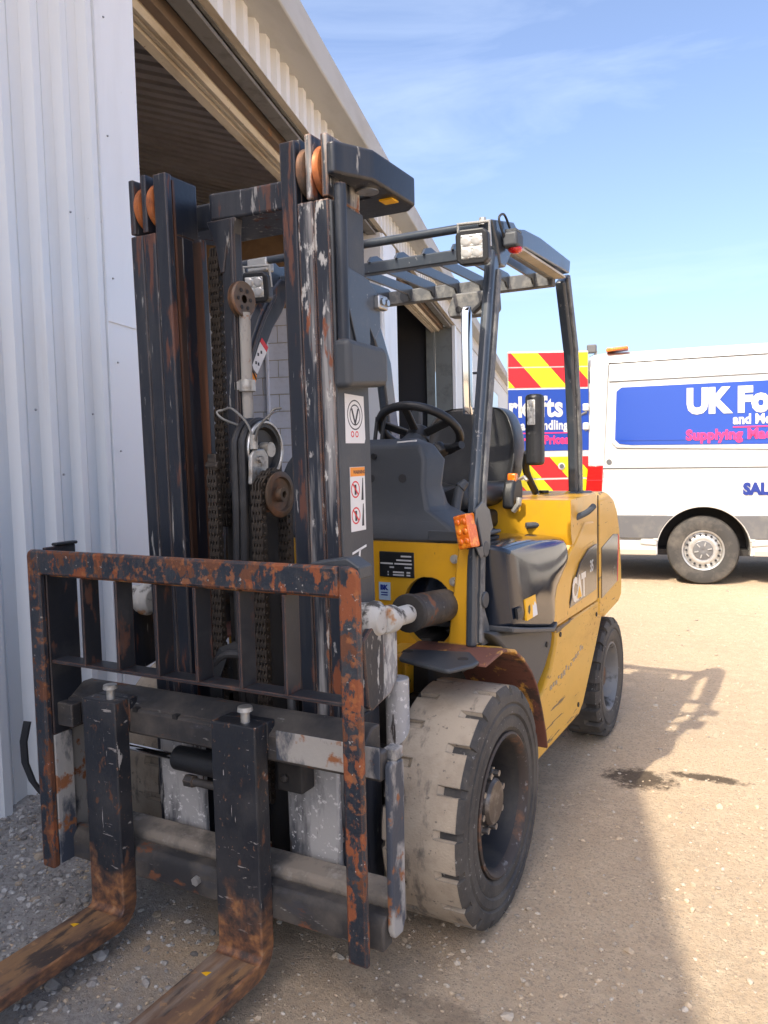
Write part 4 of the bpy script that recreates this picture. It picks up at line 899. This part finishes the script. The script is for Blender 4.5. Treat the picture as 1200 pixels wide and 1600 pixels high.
# ---- front cowl
cowl = B().prism([(-.47, 1.12), (.473, 1.12), (.43, .785), (.28, .785), (.272, .565), (.10, .60), (-.47, .60)], 1, .120, .145).out('front_cowl', 'yellow', ft, .006)
cut(cowl, B().prism([(.350 + .086 * math.cos(rad(a)) + (.012 if a < 90 or a > 270 else 0), .897 + .112 * math.sin(rad(a))) for a in range(0, 360, 12)], 1, .05, .3))
B().prism([(.473, 1.118), (.512, 1.118), (.512, .80), (.430, .79)], 1, .098, .22).out('cowl_cheek', 'yellow', ft, .005)
B().prism([(.272, .57), (.28, .785), (.29, .785), (.285, .57)], 1, .08, .30).out('cowl_flange', 'yellow', ft, .002)
B().prism([(.285, .57), (.290, .785), (.36, .785), (.34, .60)], 1, .16, .30).out('inner_guard', 'dark', ft)
B().box(-.45, .46, .145, .50, .70, 1.11).out('cowl_inside', 'dark', ft)
cut(bpy.data.objects['cowl_inside'], B().cyl((.355, .10, .90), (.355, .42, .90), .115, n=24))
B().prism([(.25, .785), (.512, .795), (.512, .770), (.25, .76)], 1, .0, .16).out('cowl_ledge', 'yellow_worn', ft, .004)
dp = B().box(.181, .309, .1155, .120, 1.003, 1.087).out('data_plate', 's_plate', ft, .002)
rnd = random.Random(4)
for z_, spans in ((1.073, ((.262, .300),)), (1.060, ((.245, .300),)), (1.048, ((.186, .232), (.238, .302))), (1.036, ((.22, .236), (.275, .300))), (1.020, ((.212, .216), (.232, .272), (.282, .295))), (1.011, ((.212, .216), (.232, .272), (.282, .295)))):
    for a, c_ in spans: B().box(a, c_, .1148, .1154, z_ - .0025, z_ + .0025).out('plate_print', 's_plate_t', dp)
bk = B().box(.177, .219, .1165, .120, .925, .984).out('sticker', 's_blue', ft, label='small pale blue label')
text('lettering', 'BK', .022, 's_navy', bk, frame((.183, .1155, .960), (1, 0, 0), (0, 0, 1)), .0015, .0003)
for z_ in (.950, .942): B().box(.185, .210, .1158, .1164, z_ - .002, z_ + .002).out('label_line', 's_navy', bk)
for x_, z_ in ((.452, 1.072), (.448, 1.0)): B().cyl((x_, .1195, z_), (x_, .112, z_), .014, n=20).cyl((x_, .112, z_), (x_, .104, z_), .009, n=6).out('cowl_bolt', 'zinc', ft)
# ---- fender and step
fp = [(-.06, .785), (.09, .795), (.19, .772), (.28, .722), (.36, .660), (.415, .60), (.47, .50), (.515, .40), (.53, .345)]
fo = fp + [(y + .004, z + .010) for y, z in fp[::-1]]
B().prism(fo, 0, .33, .622).out('front_fender', 'fender_rust', ft, .003)
B().prism([(y + .004, z + .0105) for y, z in fp[1:4]] + [(y + .004, z + .014) for y, z in fp[1:4][::-1]], 0, .40, .575).out('fender_paint', 'yellow_worn', ft)
B().prism([(.335, -.01), (.365, -.11), (.375, -.122), (.545, -.185), (.562, -.180), (.60, -.10), (.60, -.06), (.535, .03)], 2, .790, .804).out('step_plate', 'plastic', ft, .006, 3)
for x_, y_ in ((.36, -.04), (.55, -.06)): B().cyl((x_, y_, .8035), (x_, y_, .8055), .016, n=18).out('step_bolt', 'dark', ft)
fpl = [(-.5 * 0 + y, z) for y, z in fp]
B().prism(fo, 0, -.622, -.33).out('front_fender', 'fender_rust', ft, .003)
# ---- body: side panel, black step panel, hood, frame, counterweight
side = [(.545, .285), (1.12, .285), (1.19, .315), (1.40, .50), (1.595, .69), (1.52, .715), (.80, .722), (.79, .665), (.72, .58), (.62, .52), (.525, .50), (.53, .36)]
B().prism(side, 0, .535, .580).out('side_panel', 'yellow_worn', ft, .010, 3, label='scuffed yellow side panel with dark scrape marks')
B().prism(side, 0, -.580, -.535).out('side_panel', 'yellow_worn', ft, .010, 3)
B().prism([(.12, .845), (.765, .735), (.785, .70), (.765, .655), (.69, .595), (.56, .53), (.45, .60), (.36, .69), (.24, .765)], 0, .40, .568).out('step_panel', 'plastic', ft, .014, 3)
B().cyl((.5675, .70, .68), (.572, .70, .68), .011, n=14).out('panel_screw', 'dark', ft)
hood = [(.205, .838), (.30, .818), (.40, .797), (.53, .772), (.635, .752), (.672, .752), (.690, .770), (.72, .84), (.765, .885), (.88, .935), (.955, .965), (.978, .985), (.988, 1.015), (.975, 1.045), (.94, 1.065), (.80, 1.085), (.60, 1.100), (.40, 1.107), (.205, 1.110)]
hc = (.58, .95); hr = []
for x_, k_ in ((-.20, 1.0), (.50, 1.0), (.545, .985), (.575, .955), (.592, .91), (.600, .84), (.606, .66), (.609, .40), (.610, .15)):
    hr.append([(x_ + .010 - .10 * (hc[1] + (z - hc[1]) * k_ - .80), hc[0] + (y - hc[0]) * k_, hc[1] + (z - hc[1]) * k_) for y, z in hood])
o = B().loft(hr).out('side_hood', 'hood', ft, .012, 3, smooth=70, label='glossy dark side hood beside the seat')
B().prism([(.205, .830), (.40, .790), (.66, .739), (.70, .755), (.70, .772), (.655, .758), (.40, .808), (.205, .850)], 0, .30, .612).out('hood_trim', 'plastic', ft, .005)
def on_hood(name, m, pts, parent, lift=0.0, th=.008):
    b = B(); hx = lambda z: .6205 - .10 * (z - .80) + lift
    b.loft([[(hx(z) - th, y, z) for y, z in pts], [(hx(z), y, z) for y, z in pts]]); return b.out(name, m, parent, smooth=0)
hs = on_hood('sticker', 's_yellow', [(.335, .845), (.445, .845), (.445, .915), (.335, .915)], ft); hs['label'] = 'torn yellow and white sticker'
on_hood('torn_patch', 'sticker', [(.395, .846), (.444, .846), (.444, .880), (.43, .895), (.415, .880), (.405, .888)], hs, .0006)
on_hood('pictogram', 's_black', [(.352, .872), (.36, .889), (.378, .892), (.376, .875), (.362, .861)], hs, .0006)
lt = on_hood('hood_latch', 'black', [(.25, .865), (.295, .865), (.295, .900), (.25, .900)], ft, .0); on_hood('latch_bar', 'plastic', [(.253, .881), (.292, .881), (.292, .886), (.253, .886)], lt, .001)
fr_ = [(.675, .735), (.705, .735), (.72, .835), (.775, .880), (.90, .930), (.985, .965), (1.02, 1.02), (1.0, 1.07), (1.0, 1.205), (1.40, 1.212), (1.435, 1.19), (1.445, .73), (1.40, .726)]
B().prism(fr_, 0, -.585, .582).out('body_frame', 'yellow', ft, .014, 3)
B().prism([(.70, .742), (.98, .742), (.95, .80), (1.02, .93), (1.16, .985), (1.36, 1.0), (1.36, 1.09), (1.20, 1.10), (1.06, 1.03), (.88, .965), (.76, .90), (.72, .84)], 0, .570, .588).out('frame_facet', 'yellow', ft, .008, 3)
dc = B().prism([(.945, .775), (1.39, .782), (1.40, .985), (1.26, .978), (1.12, .935), (1.02, .86)], 0, .5825, .5905).out('decal', 'decal', ft, .001, label='charcoal decal with white lettering')
text('lettering', 'CAT', .130, 'van', dc, frame((.5908, .985, .792), (0, 1, .01), (0, -.03, 1)), .007, .0005, sx=.82)
B().prism([(1.055, .794), (1.125, .794), (1.090, .842)], 0, .5914, .5922).out('logo_triangle', 's_yellow', dc)
text('lettering', '35', .070, 'van', dc, frame((.5908, 1.270, .875), (0, 1, .01), (0, 0, 1)), .0015, .0005, sx=.85)
cwp = [(1.455, .64), (1.455, 1.205), (1.70, 1.205), (1.80, 1.175), (1.87, 1.12), (1.93, 1.02), (1.965, .86), (1.985, .73), (1.975, .66), (1.90, .635), (1.60, .615)]
cwr = []
for x_, s_ in ((-.585, .93), (-.54, 1.0), (.54, 1.0), (.585, .93)):
    cwr.append([(x_, 1.455 + (y - 1.455) * s_, .64 + (z - .64) * (.97 if abs(x_) > .56 else 1)) for y, z in cwp])
B().loft(cwr).out('counterweight', 'yellow_worn', ft, .02, 3, smooth=40)
B().prism([(1.50, .72), (1.82, .752), (1.84, .985), (1.74, .995), (1.50, .955)], 0, .580, .588).out('decal', 'decal', ft, .001)
B().prism([(1.822, .752), (1.835, .754), (1.860, .975), (1.845, .985)], 0, .580, .5885).out('decal_stripe', 's_red', ft)
B().box(-.50, .50, .96, 1.46, .60, 1.05).out('engine_bay', 'dark', ft)
deck = B().prism([(1.20, 1.02), (1.46, 1.02), (1.46, 1.215), (1.40, 1.222), (1.28, 1.20), (1.20, 1.15)], 0, -.50, .47).out('rear_deck', 'yellow', ft, .015, 3)
B().cyl((.36, 1.36, 1.216), (.36, 1.36, 1.226), .022, n=16).out('deck_latch', 'black', ft)
for pth in ([(.42, 1.12, 1.03), (.45, 1.20, 1.06), (.47, 1.26, 1.12), (.50, 1.36, 1.20)], [(.40, .98, 1.10), (.50, 1.05, 1.105), (.56, 1.08, 1.12), (.61, 1.14, 1.145), (.63, 1.18, 1.17)]):
    B().tube(pth, .013, 10, 5).out('hood_handle', 'plastic', ft)
B().box(.5805, .5845, 1.4465, 1.4535, .73, 1.20).out('shut_gap', 'inner', ft)
for y_, z_ in ((.62, .335), (1.10, .335), (1.42, .66), (.84, .69)): B().cyl((.580, y_, z_), (.584, y_, z_), .011, n=6).out('panel_bolt', 'dark', ft)
# scrape marks on the side panel
rnd = random.Random(11)
for k in range(14):
    y0 = .70 + k * .036; z0 = .505 + k * .0035 + rnd.uniform(-.01, .01); h_ = rnd.uniform(.010, .022)
    B().box(.5800, .5806, y0, y0 + rnd.uniform(.016, .03), z0, z0 + h_).out('scrape_mark', 'decal', ft)
# ---- floor, console, steering
B().prism([(.14, 1.118), (.52, 1.118), (.52, 1.13), (.14, 1.135)], 0, -.48, .46).out('floor_edge', 'plastic', ft, .004)
cs = lambda z, x0, xf, y0, xm, ym, xb, yb: [(x0, y0, z), (xf, y0, z), (xm, ym, z), (xb, yb, z), (x0, yb, z)]
B().loft([cs(1.118, -.42, .465, .125, .49, .16, .42, .52), cs(1.150, -.42, .455, .13, .475, .17, .40, .52), cs(1.185, -.38, .40, .15, .42, .20, .34, .50), cs(1.22, -.32, .335, .175, .355, .26, .28, .47), cs(1.30, -.28, .315, .19, .335, .29, .25, .45), cs(1.385, -.24, .315, .20, .345, .30, .25, .44), cs(1.435, -.20, .290, .212, .305, .30, .22, .42), cs(1.458, -.16, .235, .245, .245, .30, .19, .39)]).out('dashboard', 'plastic', ft, .012, 3, smooth=40)
for x_, z_ in ((.115, 1.325), (.235, 1.325)): B().cyl((x_, .205, z_), (x_, .19, z_), .014, n=18).out('dash_hole', 'inner', ft)
B().cyl((.125, .208, 1.40), (.125, .192, 1.40), .010, n=12).out('dash_knob', 'black', ft)
B().box(.36, .47, .118, .1235, 1.128, 1.160).out('dash_label', 'plastic', ft, .002)
B().prism([(.215, 1.448), (.285, 1.452), (.285, 1.447), (.215, 1.443)], 1, .196, .2045).out('chalk_mark', 'chalk', ft)
# steering wheel
sc_ = Vector((.105, .60, 1.495)); n_ = Vector((0, .56, .83)).normalized(); ua = Vector((1, 0, 0)); ub = n_.cross(ua)
sw = bpy.data.objects.new('steering_wheel', None); C.objects.link(sw); sw.parent = ft
ringp = [sc_ + (ua * math.cos(2 * math.pi * i / 48) + ub * math.sin(2 * math.pi * i / 48)) * .158 for i in range(49)]
B().tube(ringp, .0165, 12).out('rim', 'black', sw)
for a in (200, 340, 270): B().strip([sc_ - n_ * .03, sc_ + (ua * math.cos(rad(a)) + ub * math.sin(rad(a))) * .155], .032, .013).out('spoke', 'black', sw, .005)
B().cyl(sc_ - n_ * .05, sc_ + n_ * .005, .05, .04, n=24).out('hub', 'black', sw, .006)
B().cyl(sc_ - n_ * .05, (.10, .40, 1.36), .045, .06, n=20).out('steering_column', 'plastic', ft)
B().tube([(.16, .60, 1.43), (.24, .58, 1.425), (.30, .55, 1.435)], .015, 10, 4).out('column_stalk', 'black', ft)
B().cyl((.18, .585, 1.43), (.21, .575, 1.40), .03, n=14).out('stalk_boot', 'black', ft, .004)
# levers
B().tube([(.30, .47, 1.12), (.285, .52, 1.20), (.29, .55, 1.28)], .018, 12, 4).cyl((.29, .548, 1.275), (.31, .565, 1.30), .022, .014, n=12).out('hand_brake', 'plastic', ft, .004)
B().sphere((.29, .46, 1.155), .055, (1, 1.1, .8), 3).out('lever_boot', 'plastic', ft)
B().tube([(.18, .45, 1.16), (.21, .44, 1.20), (.25, .45, 1.19), (.26, .46, 1.15)], .010, 10, 5).out('cable', 'black', ft)
for x_ in (-.05, -.02): B().tube([(x_, .50, 1.35), (x_, .52, 1.45), (x_ + .01, .53, 1.55)], .008, 8).out('hydraulic_lever', 'black', ft)
B().box(.02, .06, .70, .73, 1.44, 1.60).out('display_unit', 'plastic', ft, .008)
# ---- seat
seat = bpy.data.objects.new('seat', None); C.objects.link(seat); seat.parent = ft
def seat_back():
    b = B(); rings = []
    prof = [(1.20, .15, 1.20), (1.25, .195, 1.205), (1.30, .222, 1.215), (1.38, .232, 1.235), (1.46, .228, 1.25), (1.53, .205, 1.26), (1.585, .172, 1.27), (1.612, .115, 1.275)]
    nseg = 25
    for z, hw, y in prof:
        fr, bk_ = [], []
        for i in range(nseg):
            t = -1 + 2 * i / (nseg - 1); x = .07 + hw * math.copysign(abs(math.sin(t * math.pi / 2)) ** .9, t)
            bol = .042 * math.exp(-((abs(t) - .80) / .16) ** 2) * (1 if z < 1.56 else .4) - .010 * math.cos(t * 3.1)
            edge = (1 - t * t) ** .35
            fr.append((x, y - .012 - bol * min(1, edge * 1.6) - .03 * edge, z)); bk_.append((x, y + .055 * edge + .012, z))
        rings.append(fr + bk_[::-1])
    return b.loft(rings)
o = seat_back().out('backrest', 'seat', seat, smooth=80); md = o.modifiers.new('sub', 'SUBSURF'); md.levels = 1; md.render_levels = 2
b = B(); rings = []
for y, hw, zt in ((.70, .16, 1.235), (.73, .20, 1.262), (.80, .222, 1.272), (.95, .228, 1.262), (1.10, .228, 1.258), (1.21, .21, 1.262)):
    top = [];
    for i in range(17):
        t = -1 + 2 * i / 16; top.append((.07 + hw * t, y, zt + .026 * math.exp(-((abs(t) - .80) / .2) ** 2) - (.04 if abs(t) == 1 else 0)))
    rings.append(top + [(.07 + hw * .98, y, zt - .10), (.07 - hw * .98, y, zt - .10)])
o = b.loft(rings).out('cushion', 'seat', seat, smooth=80); md = o.modifiers.new('sub', 'SUBSURF'); md.levels = 1; md.render_levels = 2
B().prism([(.74, 1.165), (1.20, 1.165), (1.23, 1.12), (1.20, 1.09), (.78, 1.09)], 0, -.12, .27).out('seat_base', 'black', seat, .02, 3)
for z_ in (1.085, 1.07, 1.05): B().box(-.10 - .01 * (1.09 - z_) * 10, .255 + (1.09 - z_) * .6, .78, 1.2, z_ - .012, z_).out('seat_bellows', 'black', seat, .006)
B().box(-.11, .29, .76, 1.24, 1.015, 1.04).out('seat_plate', 'plastic', seat, .006)
bu = B().prism([(.95, 1.17), (1.07, 1.16), (1.09, 1.25), (1.06, 1.30), (.98, 1.285), (.955, 1.24)], 0, .305, .355).out('belt_buckle', 'black', seat, .014, 3)
B().box(.315, .352, .995, 1.03, 1.275, 1.315).out('buckle_button', 'amber', bu, .006)
B().tube([(.36, 1.02, 1.29), (.385, 1.01, 1.30), (.40, 1.0, 1.285)], .007).out('belt_tongue', 'zinc', bu)
B().tube([(.35, .97, 1.16), (.375, .965, 1.19), (.375, .97, 1.215)], .012).out('seat_lever', 'zinc', seat)
# rear grip with lamp on the guard, behind the seat edge
gp = B().loft([[(x, 1.10 + y, z) for x, y in ((.362, .0), (.375, -.022), (.42, -.022), (.434, .0), (.434, .05), (.362, .05))] for z in (1.345, 1.40, 1.62, 1.645)]).out('rear_grip', 'black', ft, .016, 3)
B().box(.378, .412, 1.0735, 1.080, 1.515, 1.62).out('grip_lamp', 'lens', gp, .004)
B().box(.384, .388, 1.0725, 1.078, 1.52, 1.615).box(.402, .406, 1.0725, 1.078, 1.52, 1.615).out('lamp_rib', 'zinc', gp)
for z_, x_ in ((1.48, .385), (1.48, .41), (1.39, .40)): B().cyl((x_, 1.079, z_), (x_, 1.076, z_), .005, n=8).out('grip_screw', 'inner', gp)
B().tube([(.36, 1.13, 1.40), (.33, 1.2, 1.32), (.34, 1.3, 1.22)], .016, 10, 4).out('grip_arm', 'black', ft)
# ---- overhead guard
og = bpy.data.objects.new('overhead_guard', None); C.objects.link(og); og.parent = ft
def post(path, w, h, nm, m_='guard'): return B().strip(path, w, h).out(nm, m_, og, .012, 3)
for sx in (1, -1):
    if sx > 0:
        post([(sx * .516, .105, .800), (sx * .516, .135, 1.20), (sx * .515, .150, 1.30), (sx * .506, .345, 2.06)], .034, .060, 'front_pillar', 'guard')
        B().strip([(sx * .536, .122, .81), (sx * .536, .152, 1.20), (sx * .535, .167, 1.30), (sx * .526, .350, 2.0)], .012, .030).out('pillar_strip', 'guard_dusty', og, .005)
        for z_ in (.945, 1.105): B().cyl((sx * .541, .135 + (z_ - .9) * .05, z_), (sx * .549, .135 + (z_ - .9) * .05, z_), .026, n=24).out('pillar_plug', 'plastic', og, .003)
        B().prism([(.135, .795), (.235, .795), (.14, .95)], 0, sx * .528 - .004, sx * .528 + .004).out('pillar_gusset', 'guard_dusty', og)
    rear = [(sx * .470, 1.49, 1.19), (sx * .472, 1.475, 1.45), (sx * .476, 1.40, 1.85), (sx * .485, 1.24, 2.14)]
    post(rear, .045, .10, 'rear_pillar', 'guard')
    B().strip([(sx * (p[0] * sx + .0275), p[1] - .012, p[2]) for p in rear], .012, .04).out('pillar_strip', 'guard_dusty', og, .003)
    B().box(min(sx * .42, sx * .53), max(sx * .42, sx * .53), 1.38, 1.56, 1.185, 1.216).out('pillar_foot', 'plastic', og, .006)
    # side rail of the roof
    x0, x1 = sorted((sx * .480, sx * .528))
    B().prism([(.285, 2.150), (.50, 2.190), (.535, 2.175), (.62, 2.193), (.80, 2.205), (1.215, 2.200), (1.20, 2.145), (.62, 2.128), (.50, 2.105), (.41, 2.02), (.36, 2.02), (.33, 2.09)], 0, x0, x1).out('side_rail', 'guard', og, .006)
    x0, x1 = sorted((sx * .455, sx * .4785)); B().box(x0, x1, .55, 1.16, 2.115, 2.14).out('rail_lip', 'guard_dusty', og, .003)
fp2 = B().prism([(.14, .80), (.175, 1.2), (.225, 1.45), (.27, 1.587), (.312, 1.687), (.368, 1.802), (.436, 1.91), (.50, 1.98), (.545, 2.04), (.545, 2.118), (.50, 2.118), (.436, 2.06), (.36, 1.96), (.30, 1.856), (.255, 1.76), (.20, 1.6), (.14, 1.35), (.10, 1.2), (.07, .80)], 0, -.50, -.45).out('front_pillar', 'mast', og, .008, 3)
B().prism([(.312, 1.70), (.268, 1.76), (.312, 1.856), (.372, 1.955), (.448, 2.05), (.46, 2.04), (.384, 1.945), (.325, 1.85), (.283, 1.76)], 0, -.452, -.442).out('pillar_rib', 'mast', fp2, .003)
ps = B().prism([(.345, 1.850), (.385, 1.815), (.320, 1.725), (.288, 1.750)], 0, -.4495, -.4485).out('sticker', 'sticker', fp2)
B().prism([(.357, 1.868), (.396, 1.835), (.3855, 1.8155), (.3455, 1.8505)], 0, -.4495, -.4484).out('sticker_head', 's_red', fp2)
B().prism([(.285, 1.745), (.317, 1.720), (.298, 1.655), (.268, 1.675)], 0, -.4495, -.4484).out('warning_sticker', 's_orange', fp2)
for y_, z_ in ((.325, 1.795), (.345, 1.805), (.31, 1.762), (.325, 1.758)): B().box(-.4484, -.4480, y_, y_ + .010, z_, z_ + .012).out('pictogram', 's_black', fp2)
B().box(.481, .524, .60, 1.15, 2.118, 2.1265).out('rail_edge', 'cream', og)
B().cyl((-.48, .30, 2.140), (.48, .30, 2.140), .0145, n=18).out('front_tube', 'guard', og)
B().box(-.479, .479, .53, .575, 2.095, 2.138).out('front_beam', 'guard', og, .005)
B().box(-.479, .479, 1.115, 1.16, 2.088, 2.148).out('rear_beam', 'guard_dusty', og, .004)
sl = None
for x_ in (-.405, -.29, -.175, -.06, .055, .17, .285, .40):
    pr = [(.515, 2.135), (.54, 2.160), (.585, 2.172), (.64, 2.165), (.72, 2.160), (1.11, 2.160), (1.14, 2.150), (1.14, 2.10), (1.10, 2.10), (1.08, 2.118), (.60, 2.122), (.577, 2.138)]
    if sl is None: sl = B().prism(pr, 0, -.005, .005).out('roof_slat', 'guard', og, .002); sl.location = (x_, 0, 0); sl.rotation_euler = (0, 0, 0)
    else: copy_part(sl, (x_, 0, 0), og)
B().cyl((-.20, 1.1145, 2.118), (-.20, 1.110, 2.118), .028, n=24).out('beam_plug', 'plastic', og)
cbx = B().prism([(.04, 1.99), (.24, 1.985), (.26, 2.01), (.255, 2.09), (.06, 2.09), (.03, 2.02)], 1, 1.05, 1.11).out('rear_camera_box', 'guard_dusty', og, .008)
for x_ in (.085, .20): B().cyl((x_, 1.0505, 2.02), (x_, 1.046, 2.02), .014, n=16).out('box_hole', 'inner', cbx)
# lamps
def headlight(c, rz, rx):
    h = B().loft([[(x * .052, y, z * .054) for x, z in ((-1, -.72), (-.72, -1), (.72, -1), (1, -.72), (1, .72), (.72, 1), (-.72, 1), (-1, .72))] for y in (-.026, .018)] + [[(x * .036, .045, z * .038) for x, z in ((-1, -.72), (-.72, -1), (.72, -1), (1, -.72), (1, .72), (.72, 1), (-.72, 1), (-1, .72))]]).out('headlight', 'black', ft, .006, 3)
    h.location = c; h.rotation_euler = (rx, 0, rz)
    B().box(-.035, .035, -.0275, -.020, -.037, .037).out('lens', 'lens', h, .010, 3)
    for x_ in (-.017, .017):
        for z_ in (-.017, .017): B().lathe([(-.031, .004), (-.0315, .010), (-.029, .016), (-.027, .018)], (x_, 0, z_), 18, ax=1, close=False).out('led', 'led', h)
    for k in range(8): B().box(-.033, .033, -.0290, -.0270, -.033 + k * .0090, -.0318 + k * .0090).out('lens_rib', 'lens', h)
    B().tube([(-.05, .01, .0), (-.05, .01, .075), (.05, .01, .075), (.05, .01, 0)], .006, 8).out('lamp_bracket', 'zinc', h)
    return h
headlight((.500, .195, 2.045), rad(8), rad(6)); headlight((-.345, .20, 2.020), rad(14), rad(8))
B().cyl((.49, .30, 2.14), (.49, .30, 2.162), .012, n=8).out('tube_bolt', 'zinc', og)
B().box(-.45, -.36, .28, .33, 2.10, 2.15).out('tube_clamp', 'zinc', og, .006)
rl = B().box(.532, .585, .36, .43, 2.075, 2.125).out('marker_light', 'plastic', ft, .010, 3)
for k in range(5): B().box(.540, .580, .368 + k * .012, .374 + k * .012, 2.125, 2.133).out('cooling_fin', 'plastic', rl)
B().sphere((.565, .40, 2.072), .024, (1, 1.1, .55), 3).out('lens', 'red', rl)
B().tube([(.54, .36, 2.11), (.535, .33, 2.16), (.535, .38, 2.185), (.54, .42, 2.15)], .004, 8, 5).out('lamp_cable', 'black', ft)
ind = B().box(-.028, .028, -.022, .02, -.052, .052).out('indicator', 'amber', ft, .006, 3); ind.location = (.520, .055, 1.168); ind.rotation_euler = (0, rad(-13), rad(-18))
for x_ in (-.012, .012):
    for z_ in (-.03, 0, .03): B().sphere((x_, -.022, z_), .010, (1, .5, 1), 2).out('lens_cell', 'amber', ind)
B().box(-.030, .030, .0205, .026, -.054, .054).out('indicator_back', 'black', ind)
B().prism([(.06, 1.235), (.12, 1.255), (.18, 1.225), (.21, 1.165), (.185, 1.155), (.18, 1.10), (.10, 1.08), (.06, 1.12)], 0, .543, .548).out('indicator_bracket', 'grey', ft, .002)
# side mirror behind the front pillar
B().loft([[(.43 + d, .30 + w * .6, z) for d, w in ((-.010, -o), (.012, -o * .6), (.018, 0), (.012, o * .6), (-.010, o), (-.02, 0))] for z, o in ((1.53, .012), (1.56, .032), (1.68, .040), (1.80, .045), (1.86, .040), (1.885, .015))]).out('rear_view_mirror', 'chrome', ft, .004, smooth=70)
B().tube([(.44, .33, 1.87), (.48, .33, 1.90)], .01).out('mirror_arm', 'black', ft)

# every part of a thing keeps only its name; kinds of the setting are marked above
